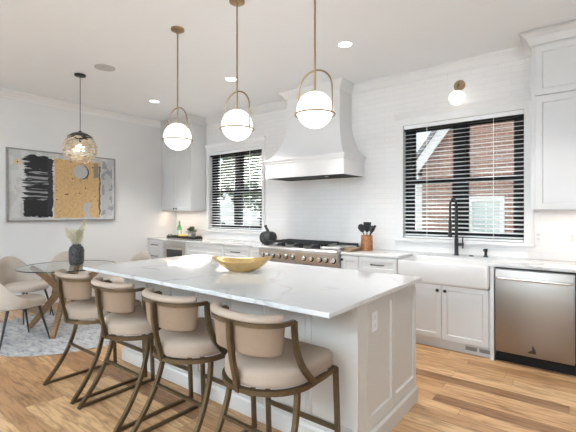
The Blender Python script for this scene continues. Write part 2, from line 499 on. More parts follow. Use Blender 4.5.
class MB:
    def __init__(s):
        s.bm = bmesh.new()

    def box(s, x0, x1, y0, y1, z0, z1, bev=0.0, seg=1):
        v = [s.bm.verts.new((x, y, z)) for x in (x0, x1) for y in (y0, y1) for z in (z0, z1)]
        fs = [(0, 1, 3, 2), (4, 6, 7, 5), (0, 4, 5, 1), (2, 3, 7, 6), (0, 2, 6, 4), (1, 5, 7, 3)]
        faces = [s.bm.faces.new([v[i] for i in f]) for f in fs]
        if bev:
            ed = list({e for f in faces for e in f.edges})
            bmesh.ops.bevel(s.bm, geom=ed, offset=bev, segments=seg, profile=0.5, affect='EDGES')
        return s

    def loft(s, rings, closed=False, caps=True, cyc=True):
        """rings: lists of points of equal length; joined one to the next"""
        rv = [[s.bm.verts.new(p) for p in r] for r in rings]
        n = len(rv[0])
        m = len(rv)
        for i in range(m if closed else m - 1):
            a, b = rv[i], rv[(i + 1) % m]
            for j in range(n if cyc else n - 1):
                k = (j + 1) % n
                try:
                    s.bm.faces.new((a[j], a[k], b[k], b[j]))
                except ValueError:
                    pass
        if caps and not closed and cyc:
            for r in (rv[0], rv[-1]):
                try:
                    s.bm.faces.new(r)
                except ValueError:
                    pass
        return s

    def tube(s, pts, r, n=10, closed=False):
        pts = [Vector(p) for p in pts]
        m = len(pts)
        rs = r if isinstance(r, (list, tuple)) else [r] * m
        tang = []
        for i in range(m):
            a = pts[(i - 1) % m] if closed or i > 0 else pts[0]
            b = pts[(i + 1) % m] if closed or i < m - 1 else pts[-1]
            tang.append((b - a).normalized())
        up = Vector((0, 0, 1)) if abs(tang[0].z) < 0.9 else Vector((1, 0, 0))
        nx = tang[0].cross(up).normalized()
        rings = []
        for i in range(m):
            if i:
                q = tang[i - 1].rotation_difference(tang[i])
                nx = (q @ nx).normalized()
            ny = tang[i].cross(nx).normalized()
            rings.append([pts[i] + (nx * math.cos(2 * PI * k / n) + ny * math.sin(2 * PI * k / n)) * rs[i] for k in range(n)])
        return s.loft(rings, closed)

    def sweep(s, pts, sec, up=(0, 0, 1), closed=False):
        """sec: list of (side, up) offsets or a function of i giving it"""
        pts = [Vector(p) for p in pts]
        up = Vector(up)
        m = len(pts)
        rings = []
        for i in range(m):
            a = pts[(i - 1) % m] if closed or i > 0 else pts[0]
            b = pts[(i + 1) % m] if closed or i < m - 1 else pts[-1]
            t = (b - a).normalized()
            sd = t.cross(up).normalized()
            u2 = sd.cross(t).normalized()
            sc = sec(i) if callable(sec) else sec
            rings.append([pts[i] + sd * q[0] + u2 * q[1] for q in sc])
        return s.loft(rings, closed)

    def lathe(s, prof, c=(0, 0, 0), n=28, axis='Z'):
        c = Vector(c)
        rings = []
        for r, z in prof:
            ring = []
            for k in range(n):
                a = 2 * PI * k / n
                x, y = r * math.cos(a), r * math.sin(a)
                if axis == 'Z':
                    ring.append(c + Vector((x, y, z)))
                elif axis == 'Y':          # profile runs towards -Y
                    ring.append(c + Vector((x, -z, y)))
                else:                       # profile runs towards +X
                    ring.append(c + Vector((z, x, y)))
            rings.append(ring)
        return s.loft(rings)

    def prism(s, poly, z0, z1, axis='Z', bev=0.0):
        def P(a, b, h):
            return {'Z': (a, b, h), 'Y': (a, h, b), 'X': (h, a, b)}[axis]
        b0 = [s.bm.verts.new(P(a, b, z0)) for a, b in poly]
        b1 = [s.bm.verts.new(P(a, b, z1)) for a, b in poly]
        n = len(poly)
        fs = [s.bm.faces.new(b0), s.bm.faces.new(b1)]
        for i in range(n):
            j = (i + 1) % n
            fs.append(s.bm.faces.new((b0[i], b0[j], b1[j], b1[i])))
        if bev:
            ed = list({e for f in fs for e in f.edges})
            bmesh.ops.bevel(s.bm, geom=ed, offset=bev, segments=2, profile=0.5, affect='EDGES')
        return s

    def ring(s, x0, x1, z0, z1, w, y0, y1, wb=None, wt=None):
        """rectangular frame in the XZ plane, one connected piece"""
        wb = w if wb is None else wb
        wt = w if wt is None else wt
        o = [(x0, z0), (x1, z0), (x1, z1), (x0, z1)]
        i = [(x0 + w, z0 + wb), (x1 - w, z0 + wb), (x1 - w, z1 - wt), (x0 + w, z1 - wt)]
        V = [[s.bm.verts.new((a, y, b)) for a, b in L] for L in (o, i) for y in (y0, y1)]
        of, ob, nf, nb = V[0], V[1], V[2], V[3]
        for k in range(4):
            j = (k + 1) % 4
            s.bm.faces.new((of[k], of[j], nf[j], nf[k]))
            s.bm.faces.new((ob[k], nb[k], nb[j], ob[j]))
            s.bm.faces.new((of[k], ob[k], ob[j], of[j]))
            s.bm.faces.new((nf[k], nf[j], nb[j], nb[k]))
        return s

    def shaker(s, a0, a1, c0, c1, front, thick=0.02, rail=0.06, rec=0.009, face='-Y', rail_t=None, rail_b=None):
        rt = rail if rail_t is None else rail_t
        rb = rail if rail_b is None else rail_b
        def P(a, d, c):
            return (a, front - d, c) if face == '-Y' else (front + d, a, c)
        def loop(i0, i1, jb, jt, d):
            return [s.bm.verts.new(P(a, d, c)) for a, c in ((a0 + i0, c0 + jb), (a1 - i1, c0 + jb), (a1 - i1, c1 - jt), (a0 + i0, c1 - jt))]
        e = 0.002
        L = [loop(0, 0, 0, 0, -thick), loop(0, 0, 0, 0, -e), loop(e, e, e, e, 0), loop(rail, rail, rb, rt, 0), loop(rail + 0.006, rail + 0.006, rb + 0.006, rt + 0.006, -rec)]
        for A, B in zip(L[:-1], L[1:]):
            for k in range(4):
                j = (k + 1) % 4
                s.bm.faces.new((A[k], A[j], B[j], B[k]))
        s.bm.faces.new(L[0]); s.bm.faces.new(L[-1])
        return s

    def build(s, name, m, parent=None, smooth=35, loc=None):
        bm = s.bm
        bmesh.ops.recalc_face_normals(bm, faces=bm.faces)
        if parent is not None:
            off = ROOT[parent.name]
        else:
            if loc is None:
                xs = [v.co.x for v in bm.verts]; ys = [v.co.y for v in bm.verts]; zs = [v.co.z for v in bm.verts]
                loc = ((min(xs) + max(xs)) / 2, (min(ys) + max(ys)) / 2, min(zs))
            off = Vector(loc)
        bmesh.ops.translate(bm, verts=bm.verts, vec=-off)
        me = bpy.data.meshes.new(name)
        bm.to_mesh(me)
        bm.free()
        if smooth:
            me.shade_smooth()
            me.set_sharp_from_angle(angle=R(smooth))
        o = bpy.data.objects.new(name, me)
        COL.objects.link(o)
        me.materials.append(M[m] if isinstance(m, str) else m)
        if parent is not None:
            o.parent = parent
        else:
            o.location = off
        ROOT[o.name] = off
        return o

def thing(name, label, cat, loc=(0, 0, 0), group=None):
    o = bpy.data.objects.new(name, None)
    o.empty_display_size = 0.1
    o.location = loc
    COL.objects.link(o)
    ROOT[o.name] = Vector(loc)
    o['label'] = label
    o['category'] = cat
    if group:
        o['group'] = group
    return o

def tag(o, label, cat, group=None):
    o['label'] = label
    o['category'] = cat
    if group:
        o['group'] = group
    return o

def struct(name, mb, m, parent=None, smooth=35, loc=None):
    o = mb.build(name, m, parent, smooth, loc)
    if parent is None:
        o['kind'] = 'structure'
    return o

def copy_tree(o, parent=None):
    c = o.copy()
    COL.objects.link(c)
    if parent is not None:
        c.parent = parent
    for ch in [x for x in SC.objects if x.parent == o]:
        copy_tree(ch, c)
    return c

def copy_thing(o, loc, rotz, label):
    c = copy_tree(o)
    c.location = loc
    c.rotation_euler = (0, 0, rotz)
    c['label'] = label
    return c

# ------------------------------------------------------------------ the room shell
XL, XR, YB, YF, ZC = -6.48, 2.5, 4.70, -3.5, 3.11
WT = 0.18
W1 = (-5.50, -4.19, 1.075, 2.475)      # the window left of the hood
W2 = (-1.83, -0.53, 1.075, 2.475)      # the window over the sink

struct('floor', MB().box(XL - WT, XR + WT, YF - WT, YB + WT, -0.1, 0), 'floor', loc=(0, 0, 0))
struct('ceiling', MB().box(XL - WT, XR + WT, YF - WT, YB + WT, ZC, ZC + 0.12), 'ceiling')
struct('wall_left', MB().box(XL - WT, XL, YF - WT, YB + WT, 0, ZC), 'wall')

def wall_with_holes(a0, a1, holes, b0, b1, axis):
    """wall along axis 'X' (thickness in Y) or 'Y' (thickness in X) with rectangular holes (a0,a1,z0,z1)"""
    mb = MB()
    xs = sorted({a0, a1, *[h[0] for h in holes], *[h[1] for h in holes]})
    zs = sorted({0.0, ZC, *[h[2] for h in holes], *[h[3] for h in holes]})
    vs = {}
    def V(i, j, k):
        if (i, j, k) not in vs:
            p = (xs[i], (b0, b1)[k], zs[j]) if axis == 'X' else ((b0, b1)[k], xs[i], zs[j])
            vs[(i, j, k)] = mb.bm.verts.new(p)
        return vs[(i, j, k)]
    def solid(i, j):
        if i < 0 or j < 0 or i >= len(xs) - 1 or j >= len(zs) - 1:
            return False
        cx, cz = (xs[i] + xs[i + 1]) / 2, (zs[j] + zs[j + 1]) / 2
        return not any(h[0] < cx < h[1] and h[2] < cz < h[3] for h in holes)
    for i in range(len(xs) - 1):
        for j in range(len(zs) - 1):
            if not solid(i, j):
                continue
            for k in (0, 1):
                mb.bm.faces.new((V(i, j, k), V(i + 1, j, k), V(i + 1, j + 1, k), V(i, j + 1, k)))
            for di, dj, e in ((-1, 0, ((i, j), (i, j + 1))), (1, 0, ((i + 1, j), (i + 1, j + 1))), (0, -1, ((i, j), (i + 1, j))), (0, 1, ((i, j + 1), (i + 1, j + 1)))):
                if not solid(i + di, j + dj):
                    (p, q), (r_, t) = e
                    mb.bm.faces.new((V(p, q, 0), V(r_, t, 0), V(r_, t, 1), V(p, q, 1)))
    return mb

struct('wall_back', wall_with_holes(XL, XR + WT, [W1, W2], YB, YB + WT, 'X'), 'tile', loc=(0, YB, 0))
struct('wall_right', wall_with_holes(YF, YB, [(-2.4, 1.2, 0.15, 2.55)], XR, XR + WT, 'Y'), 'wall')
struct('wall_rear', wall_with_holes(XL, XR + WT, [(-4.9, -0.3, 0.3, 2.6)], YF - WT, YF, 'X'), 'wall')

CROWN = [(0, 0), (0, -0.105), (0.014, -0.105), (0.02, -0.085), (0.045, -0.055), (0.075, -0.025), (0.088, -0.018), (0.088, 0)]
struct('trim_1', MB().prism([(YB - a, ZC + b) for a, b in CROWN], -5.57, -3.44, 'X'), 'trim', smooth=20)
struct('trim_2', MB().prism([(YB - a, ZC + b) for a, b in CROWN], -2.55, -0.44, 'X'), 'trim', smooth=20)
struct('trim_3', MB().prism([(XL + a, ZC + b) for a, b in CROWN], YF, 4.34, 'Y'), 'trim', smooth=20)
BASE = [(0, 0), (0.016, 0), (0.016, 0.13), (0.008, 0.15), (0, 0.15)]
struct('baseboard_left', MB().prism([(XL + a, b) for a, b in BASE], YF, 4.06, 'Y'), 'trim', smooth=20)

# ------------------------------------------------------------------ windows, casings, blinds
def window(name, w):
    x0, x1, z0, z1 = w
    fr = MB().ring(x0, x1, z0, z1, 0.075, YB + 0.075, YB + 0.165, 0.04, 0.03)
    f = struct(name, fr, 'frame_black')
    cx = (x0 + x1) / 2
    zm = z0 + (z1 - z0) * 0.5
    mu = MB().box(cx - 0.055, cx + 0.055, YB + 0.08, YB + 0.16, z0 + 0.04, z1 - 0.03)
    mu.build('mullion', 'frame_black', f)
    for a, b in ((x0 + 0.075, cx - 0.055), (cx + 0.055, x1 - 0.075)):
        for lo, hi, yy in ((z0 + 0.04, zm + 0.028, YB + 0.085), (zm - 0.028, z1 - 0.03, YB + 0.125)):
            sh = MB().ring(a, b, lo, hi, 0.034, yy, yy + 0.036, 0.05, 0.045).build('sash', 'frame_black', f)
            MB().box(a + 0.03, b - 0.03, yy + 0.014, yy + 0.020, lo + 0.05, hi - 0.05).build('pane', 'pane', sh, smooth=0)

window('window_1', W1)
window('window_2', W2)

def casing(name, w, side, cap):
    x0, x1, z0, z1 = w
    mb = MB()
    y0, y1 = YB - 0.018, YB - 0.0005
    s = side
    struct(name, mb.ring(x0 - s, x1 + s, z0 - 0.012, z1 + 0.085, s, y0, y1, 0.012, 0.085), 'trim')
    prof = [(0.0, 0.0), (0.022, 0.0), (0.026, 0.012), (0.03, 0.02), (0.046, 0.048), (0.05, 0.052), (0.05, 0.066), (0.0, 0.066)]
    struct(cap, MB().prism([(YB - 0.0005 - a, z1 + 0.086 + b) for a, b in prof], x0 - s - 0.02, x1 + s + (0.0 if x1 > -1 else 0.02), 'X'), 'trim', smooth=20)
    sx1 = x1 + s + (0.012 if x1 > -1 else 0.02)
    struct('trim_8' if cap == 'trim_5' else 'trim_9', MB().box(x0 - s - 0.02, sx1, YB - 0.035, YB - 0.0005, z0 - 0.04, z0 - 0.0125, 0.003), 'trim')
casing('trim_4', W1, 0.06, 'trim_5')
casing('trim_6', W2, 0.085, 'trim_7')

def blind(w, label):
    x0, x1, z0, z1 = w
    x0 += 0.006; x1 -= 0.006
    t = thing('window_blind', label, 'blind', ((x0 + x1) / 2, YB + 0.03, z0), 'white slatted blinds in the black windows')
    yc = YB + 0.033
    MB().box(x0, x1, yc - 0.028, yc + 0.026, z1 - 0.046, z1 - 0.001, 0.003).build('head_rail', 'slat', t)
    MB().box(x0, x1, yc - 0.012, yc + 0.03, z1 - 0.070, z1 - 0.0465).build('rail_gap_shadow', 'frame_black', t)  # black strip stands in for the shadow gap below the head rail
    mb = MB()
    n = 27
    pitch = (z1 - z0 - 0.115) / n
    for k in range(n):
        z = z0 + 0.045 + k * pitch
        dz = 0.0062
        mb.prism([(yc - 0.024, z - dz - 0.0012), (yc, z + 0.002 - 0.0012), (yc + 0.024, z + dz - 0.0012), (yc + 0.024, z + dz + 0.0012), (yc, z + 0.002 + 0.0012), (yc - 0.024, z - dz + 0.0012)], x0, x1, 'X')
    mb.build('slat_stack', 'slat', t, smooth=0)
    MB().box(x0, x1, yc - 0.02, yc + 0.02, z0 + 0.004, z0 + 0.026, 0.003).build('bottom_rail', 'slat', t)
    for fx in (0.22, 0.78):
        xx = x0 + (x1 - x0) * fx
        MB().box(xx - 0.0025, xx + 0.0025, yc - 0.026, yc - 0.0235, z0 + 0.02, z1 - 0.03).build('ladder_cord', 'slat', t, smooth=0)
    return t
blind(W1, 'white slatted blind in the left window beside the range hood, trees behind it')
blind(W2, 'white slatted blind in the window over the sink, brick house behind it')

# ------------------------------------------------------------------ outdoors
struct('ground', MB().box(-40, 30, YB + WT + 0.01, 60, -0.7, -0.5), 'grass', smooth=0)

def leaves(mb, c, rad, n, size, seed):
    rr = random.Random(seed)
    for _ in range(n):
        while True:
            p = Vector((rr.uniform(-1, 1), rr.uniform(-1, 1), rr.uniform(-1, 1)))
            if 0.35 < p.length < 1:
                break
        p = Vector(c) + Vector((p.x * rad[0], p.y * rad[1], p.z * rad[2]))
        q = Quaternion((rr.uniform(-1, 1), rr.uniform(-1, 1), rr.uniform(-1, 1), rr.uniform(-1, 1))).normalized()
        s = size * rr.uniform(0.6, 1.3)
        pts = [Vector((-s, 0, 0)), Vector((0, -s * 0.5, 0.15 * s)), Vector((s, 0, 0)), Vector((0, s * 0.5, 0.15 * s))]
        mb.bm.faces.new([mb.bm.verts.new(p + q @ v) for v in pts])
    return mb

def tree(x, y, h, rad, label, m, seed, n=1500):
    t = thing('garden_tree', label, 'tree', (x, y, -0.5), 'trees outside the left window')
    MB().tube([(x, y, -0.5), (x + 0.03, y, h * 0.4), (x - 0.05, y + 0.04, h)], [0.11, 0.085, 0.04], 10).build('trunk', 'bark', t)
    leaves(MB(), (x, y, h + rad[2] * 0.15), rad, n, 0.085, seed).build('foliage', m, t, smooth=0)
tree(-7.15, 8.0, 2.35, (1.55, 0.65, 1.15), 'leafy green tree filling the upper right half of the left window', 'leaf', 3, 2600)
tree(-9.75, 8.7, 2.9, (0.95, 0.6, 1.35), 'leafy green tree seen through the left half of the left window', 'leaf', 4, 1300)
tree(-13.2, 14.5, 3.8, (2.4, 1.2, 2.4), 'far dark green tree behind the white fence', 'leaf2', 5, 1800)
tree(-5.6, 10.4, 4.9, (1.35, 1.0, 1.5), 'unseen tall leafy tree added beside the brick house to keep sun off the sink window', 'leaf', 6, 3000)  # added out of view to block the sun from the sink window
sh = thing('garden_shrub', 'low dark shrub in front of the white fence outside the left window', 'shrub', (-9.1, 8.0, -0.5))
MB().tube([(-9.1, 8.0, -0.5), (-9.1, 8.0, 0.4)], [0.05, 0.03], 8).build('stem', 'bark', sh)
leaves(MB(), (-9.1, 8.0, 0.55), (0.5, 0.4, 0.65), 500, 0.07, 9).build('foliage', 'leaf2', sh, smooth=0)
fe = thing('garden_fence', 'white horizontal board fence outside the left window', 'fence', (-9.5, 9.9, -0.5))
for k in range(8):
    MB().box(-12.6, -6.6, 9.9, 9.94, -0.42 + k * 0.27, -0.20 + k * 0.27).build('board', 'fence', fe, smooth=0)
for k in range(4):
    MB().box(-12.6 + k * 1.97, -12.5 + k * 1.97, 9.942, 10.04, -0.5, 1.8).build('fence_post', 'fence', fe, smooth=0)

HY = 11.0
ho = thing('neighbour_house', 'red brick house with white gable trim outside the sink window', 'house', (0, HY, -0.5))
hx0, hz0 = -3.73, 2.55
slope = (3.94 - 2.55) / (-2.90 + 3.96)
ridge = (0.2, 2.55 + slope * (0.2 + 3.96))
MB().prism([(hx0, -0.5), (4.2, -0.5), (4.2, 2.6), (ridge[0], ridge[1]), (hx0, hz0 + 0.25)], HY, HY + 5, 'Y').build('brick_wall', 'brick', ho, smooth=0)
a = Vector((-4.15, 0, 2.33)); b = Vector((ridge[0], 0, ridge[1] + 0.1))
dn = Vector((slope, 0, -1)).normalized()
mb = MB()
w_ = 0.24
mb.prism([(a.x, a.z), (b.x, b.z), (b.x + dn.x * w_, b.z + dn.z * w_), (a.x + dn.x * w_, a.z + dn.z * w_)], HY - 0.35, HY - 0.30, 'Y')
mb.build('fascia', 'house_trim', ho, smooth=0)
MB().prism([(a.x, a.z + 0.01), (b.x, b.z + 0.01), (b.x, b.z + 0.16), (a.x - 0.05, a.z + 0.1)], HY - 0.42, HY + 5.2, 'Y').build('roof', 'roof', ho, smooth=0)
MB().box(-4.22, hx0 - 0.002, HY - 0.32, HY + 4.9, 2.30, 2.42).build('eave_soffit', 'house_trim', ho, smooth=0)
MB().box(hx0 - 0.16, hx0 - 0.002, HY - 0.03, HY + 0.12, -0.5, 2.30).build('corner_board', 'house_trim', ho, smooth=0)
wx0, wx1, wz0, wz1 = -2.50, -1.66, 0.62, 1.80
wf = MB().ring(wx0, wx1, wz0, wz1, 0.10, HY - 0.08, HY + 0.03, 0.12, 0.13).build('window_frame', 'house_trim', ho, smooth=0)
MB().box(wx0 + 0.09, wx1 - 0.09, HY - 0.035, HY - 0.015, wz0 + 0.1, wz1 - 0.1).build('window_pane', mat('pale_window_glass', (0.33, 0.40, 0.40), 0.15, var=0.1, scale=2), wf, smooth=0)
for q in (0.5,):
    MB().box(wx0 + 0.09, wx1 - 0.09, HY - 0.055, HY - 0.036, (wz0 + wz1) / 2 - 0.025, (wz0 + wz1) / 2 + 0.025).build('meeting_rail', 'house_trim', wf, smooth=0)
MB().box((wx0 + wx1) / 2 - 0.012, (wx0 + wx1) / 2 + 0.012, HY - 0.052, HY - 0.036, wz0 + 0.1, wz1 - 0.1).build('muntin', 'house_trim', wf, smooth=0)

# ------------------------------------------------------------------ hardware helpers
def bar_pull(parent, xc, z, yf, ln=0.14, m='black'):
    h = ln / 2
    return MB().tube([(xc - h, yf + 0.004, z), (xc - h, yf - 0.022, z), (xc - h + 0.008, yf - 0.03, z), (xc + h - 0.008, yf - 0.03, z), (xc + h, yf - 0.022, z), (xc + h, yf + 0.004, z)], 0.0065, 8).build('pull', m, parent)

def knob(parent, x, z, yf):
    return MB().lathe([(0.007, -0.003), (0.006, 0.012), (0.015, 0.016), (0.017, 0.024), (0.012, 0.03), (0.001, 0.031)], (x, yf, z), 14, 'Y').build('knob', 'black', parent)

BF = 4.07        # face of the base cabinets
BT = 0.884       # top of the base cabinets
BB = YB - 0.006
def base_cab(label, x0, x1, fronts, left_stile=0.0, toe=True):
    """fronts: list of (kind, x0, x1, z0, z1, pulls)"""
    t = thing('base_cabinet', label, 'cabinet', ((x0 + x1) / 2, 4.38, 0), 'white base cabinets along the back wall')
    MB().box(x0, x1, BF + 0.002, BB, 0.10, BT).build('body', 'cab', t)
    if toe:
        MB().box(x0, x1, BF + 0.045, BF + 0.065, 0.0, 0.0995).build('toe_kick', 'cab', t)
    for kind, a, b, c, d, hw in fronts:
        f = MB().shaker(a, b, c, d, BF - 0.018, 0.0195, 0.05 if d - c > 0.25 else 0.04).build(kind, 'cab', t)
        for h in hw:
            if h[0] == 'bar':
                bar_pull(f, h[1], h[2], BF - 0.018, h[3])
            else:
                knob(f, h[1], h[2], BF - 0.018)
    return t

g = 0.003
def drawers3(x0, x1, pl):
    xc = (x0 + x1) / 2
    return [('drawer', x0 + g, x1 - g, 0.715, BT - 0.012, [('bar', xc, 0.80, pl)]), ('drawer', x0 + g, x1 - g, 0.42, 0.709, [('bar', xc, 0.60, pl)]), ('drawer', x0 + g, x1 - g, 0.112, 0.414, [('bar', xc, 0.30, pl)])]

base_cab('white drawer base cabinet in the corner beside the beverage fridge', -6.475, -5.98, drawers3(-6.47, -5.985, 0.17))
base_cab('white base cabinet with a wide front right of the beverage fridge', -5.345, -4.42, [('drawer', -5.34, -4.425, 0.715, BT - 0.012, []), ('drawer', -5.34, -4.425, 0.42, 0.709, []), ('drawer', -5.34, -4.425, 0.112, 0.414, [])])
base_cab('white drawer base cabinet under the left window, black pull on its top drawer', -4.418, -3.87, drawers3(-4.415, -3.873, 0.17))
base_cab('narrow white base cabinet against the left side of the range', -3.868, -3.612, [('door', -3.865, -3.615, 0.112, BT - 0.012, [])])
base_cab('narrow white pull-out cabinet against the right side of the range', -2.35, -2.115, [('door', -2.347, -2.118, 0.112, BT - 0.012, [('knob', -2.325, 0.83)])])
base_cab('white drawer base cabinet between the copper crock and the sink', -2.113, -1.645, drawers3(-2.11, -1.648, 0.15))
sc = base_cab('white sink base cabinet with two black-knobbed doors under the apron sink', -1.643, -0.70, [('door', -1.61, -1.181, 0.105, 0.655, [('knob', -1.215, 0.60)]), ('door', -1.175, -0.745, 0.105, 0.655, [('knob', -1.14, 0.60)])], toe=False)
# the sink base is low at the middle: rebuild its carcass as sides and a low box so the sink has its place
for ch in [x for x in SC.objects if x.parent == sc and x.name.startswith('body')]:
    bpy.data.objects.remove(ch)
MB().box(-1.643, -0.70, BF + 0.002, BB, 0.10, 0.655).build('body', 'cab', sc)
MB().box(-0.735, -0.70, BF - 0.018, BB - 0.3, 0.0, BT).build('side_stile', 'cab', sc)
MB().box(-1.643, -1.636, BF - 0.018, BB - 0.3, 0.655, BT).build('side_stile', 'cab', sc)
MB().box(-1.643, -0.736, BF + 0.025, BF + 0.045, 0.0, 0.0995).build('toe_kick', 'cab', sc)
for vx in (-0.965, -0.84):
    v = MB().ring(vx, vx + 0.115, 0.03, 0.078, 0.005, BF + 0.018, BF + 0.0245).build('toe_vent', 'cab', sc)
    MB().box(vx + 0.005, vx + 0.11, BF + 0.021, BF + 0.0245, 0.035, 0.073).build('grille', 'vent', v)
base_cab('white base cabinet at the far right beyond the dishwasher', -0.075, 0.55, [('door', -0.06, 0.235, 0.112, BT - 0.012, [('knob', 0.2, 0.8)]), ('door', 0.24, 0.547, 0.112, BT - 0.012, [('knob', 0.275, 0.8)])])

# ------------------------------------------------------------------ worktops
CF = 4.048
tag(MB().box(-6.475, -3.606, CF, YB - 0.0012, 0.8845, 0.914, 0.003).build('worktop', 'quartz'), 'white quartz worktop left of the range along the back wall', 'worktop')
poly = [(-2.354, CF), (-1.632, CF), (-1.632, 4.50), (-0.768, 4.50), (-0.768, CF), (0.55, CF), (0.55, YB - 0.0012), (-2.354, YB - 0.0012)]
tag(MB().prism(poly, 0.8845, 0.914, 'Z', 0.0025).build('worktop', 'quartz'), 'white quartz worktop right of the range, around the sink and over the dishwasher', 'worktop')

# ------------------------------------------------------------------ apron sink
def rrect(x0, x1, y0, y1, r, z, n=6):
    out = []
    for cx, cy, a0 in ((x1 - r, y1 - r, 0), (x0 + r, y1 - r, 90), (x0 + r, y0 + r, 180), (x1 - r, y0 + r, 270)):
        for k in range(n + 1):
            a = R(a0 + 90 * k / n)
            out.append((cx + r * math.cos(a), cy + r * math.sin(a), z))
    return out
sx0, sx1, sy0, sy1 = -1.633, -0.738, 4.005, 4.515
sb = 0.657
rings = [rrect(sx0 + 0.02, sx1 - 0.02, sy0 + 0.02, sy1 - 0.02, 0.03, sb), rrect(sx0 + 0.005, sx1 - 0.005, sy0 + 0.005, sy1 - 0.005, 0.035, sb + 0.012),
         rrect(sx0, sx1, sy0, sy1, 0.035, sb + 0.03), rrect(sx0, sx1, sy0, sy1, 0.035, 0.868), rrect(sx0 + 0.003, sx1 - 0.003, sy0 + 0.003, sy1 - 0.003, 0.033, 0.878),
         rrect(sx0 + 0.01, sx1 - 0.01, sy0 + 0.01, sy1 - 0.01, 0.03, 0.883), rrect(sx0 + 0.03, sx1 - 0.03, sy0 + 0.03, sy1 - 0.03, 0.03, 0.883),
         rrect(sx0 + 0.038, sx1 - 0.038, sy0 + 0.038, sy1 - 0.038, 0.03, 0.872), rrect(sx0 + 0.042, sx1 - 0.042, sy0 + 0.042, sy1 - 0.042, 0.03, 0.72), rrect(sx0 + 0.07, sx1 - 0.07, sy0 + 0.07, sy1 - 0.07, 0.03, 0.69)]
sk = thing('apron_sink', 'white fireclay apron front sink under the right window', 'sink', (-1.2, 4.26, 0))
MB().loft(rings).build('basin', 'fire', sk, smooth=50)
MB().lathe([(0.045, 0.6905), (0.045, 0.694), (0.03, 0.694), (0.001, 0.692)], (-1.2, 4.27, 0), 20).build('drain', 'steel_h', sk)

# ------------------------------------------------------------------ faucet and sink deck pieces
fx, fy = -1.175, 4.60
fa = thing('kitchen_faucet', 'tall matte black pull-down faucet standing behind the apron sink', 'faucet', (fx, fy, 0.914))
MB().lathe([(0.028, 0.9142), (0.028, 0.92), (0.022, 0.926), (0.021, 1.10), (0.0175, 1.105), (0.0165, 1.47)], (fx, fy, 0), 18).build('column', 'black', fa)
arc = [(fx, fy, 1.46)] + [(fx - 0.006 * k / 12, fy - 0.115 + 0.115 * math.cos(PI * k / 12), 1.46 + 0.085 * math.sin(PI * k / 12)) for k in range(1, 13)]
end = arc[-1]
MB().tube(arc + [(end[0], end[1], 1.30)], 0.0115, 12).build('neck', 'black', fa)
MB().lathe([(0.012, 1.315), (0.017, 1.30), (0.0175, 1.16), (0.021, 1.145), (0.021, 1.125), (0.001, 1.125)], (end[0], end[1], 0), 16).build('spray_head', 'black', fa)
MB().tube([(fx, fy, 1.24), (fx - 0.003, fy - 0.12, 1.235), (end[0], end[1] + 0.015, 1.235)], 0.007, 8).build('dock_arm', 'black', fa)
MB().tube([(fx + 0.015, fy, 1.035), (fx + 0.075, fy - 0.005, 1.035)], 0.015, 12).build('handle_stem', 'black', fa)
MB().tube([(fx + 0.068, fy - 0.005, 0.99), (fx + 0.068, fy - 0.005, 1.11)], 0.0065, 10).build('lever', 'black', fa)
sd = thing('soap_dispenser', 'small black soap pump right of the faucet', 'soap dispenser', (-0.875, 4.60, 0.914))
MB().lathe([(0.024, 0.9142), (0.024, 0.922), (0.015, 0.928), (0.014, 0.965), (0.019, 0.968), (0.019, 1.0), (0.001, 1.002)], (-0.875, 4.60, 0), 16).build('pump_body', 'black', sd)
MB().tube([(-0.875, 4.60, 0.99), (-0.88, 4.53, 0.995), (-0.882, 4.515, 0.985)], 0.007, 8).build('spout', 'black', sd)
tag(MB().lathe([(0.022, 0.9142), (0.022, 0.919), (0.018, 0.922), (0.001, 0.9225)], (-1.02, 4.60, 0), 18).build('disposal_button', 'black'), 'small black round disposal button set between faucet and soap pump', 'button')

# ------------------------------------------------------------------ dishwasher
dw = thing('dishwasher', 'stainless steel dishwasher with a bar handle right of the sink cabinet', 'dishwasher', (-0.39, 4.36, 0))
MB().box(-0.692, -0.082, BF + 0.01, BB - 0.02, 0.105, 0.876).build('tub_body', 'gap', dw)
dd = MB().box(-0.686, -0.090, 4.022, BF + 0.009, 0.108, 0.868, 0.004, 2).build('door', 'steel_dw', dw)
MB().tube([(-0.665, 4.024, 0.792), (-0.665, 3.98, 0.792), (-0.655, 3.972, 0.792), (-0.12, 3.972, 0.792), (-0.11, 3.98, 0.792), (-0.11, 4.024, 0.792)], 0.0105, 12).build('bar_handle', 'steel_h', dd)
e = MB().prism([(-0.425, 0.142), (-0.365, 0.142), (-0.365, 0.165), (-0.385, 0.213), (-0.393, 0.205), (-0.393, 0.172), (-0.425, 0.15)], 4.0185, 4.0222, 'Y').build('emblem', 'emblem', dd, smooth=0)
MB().box(-0.692, -0.082, BF + 0.03, BF + 0.05, 0.0, 0.1045).build('toe_kick', 'frame_black', dw)

# ------------------------------------------------------------------ beverage fridge
bf = thing('beverage_fridge', 'steel framed undercounter beverage fridge with dark glass door at the left', 'fridge', (-5.66, 4.38, 0))
MB().box(-5.973, -5.352, BF + 0.01, BB, 0.0, 0.882).build('body', 'steel', bf)
MB().box(-5.971, -5.354, BF - 0.012, BF + 0.009, 0.80, 0.878, 0.003).build('control_strip', 'steel', bf)
df = MB().ring(-5.971, -5.354, 0.10, 0.795, 0.085, BF - 0.014, BF + 0.009, 0.09, 0.05).build('door_frame', 'steel', bf)
MB().box(-5.888, -5.437, BF - 0.006, BF + 0.004, 0.188, 0.747).build('glass_pane', 'dark_glass', df)
MB().tube([(-5.95, BF - 0.012, 0.772), (-5.95, BF - 0.045, 0.772), (-5.375, BF - 0.045, 0.772), (-5.375, BF - 0.012, 0.772)], 0.009, 10).build('bar_handle', 'steel_h', df)

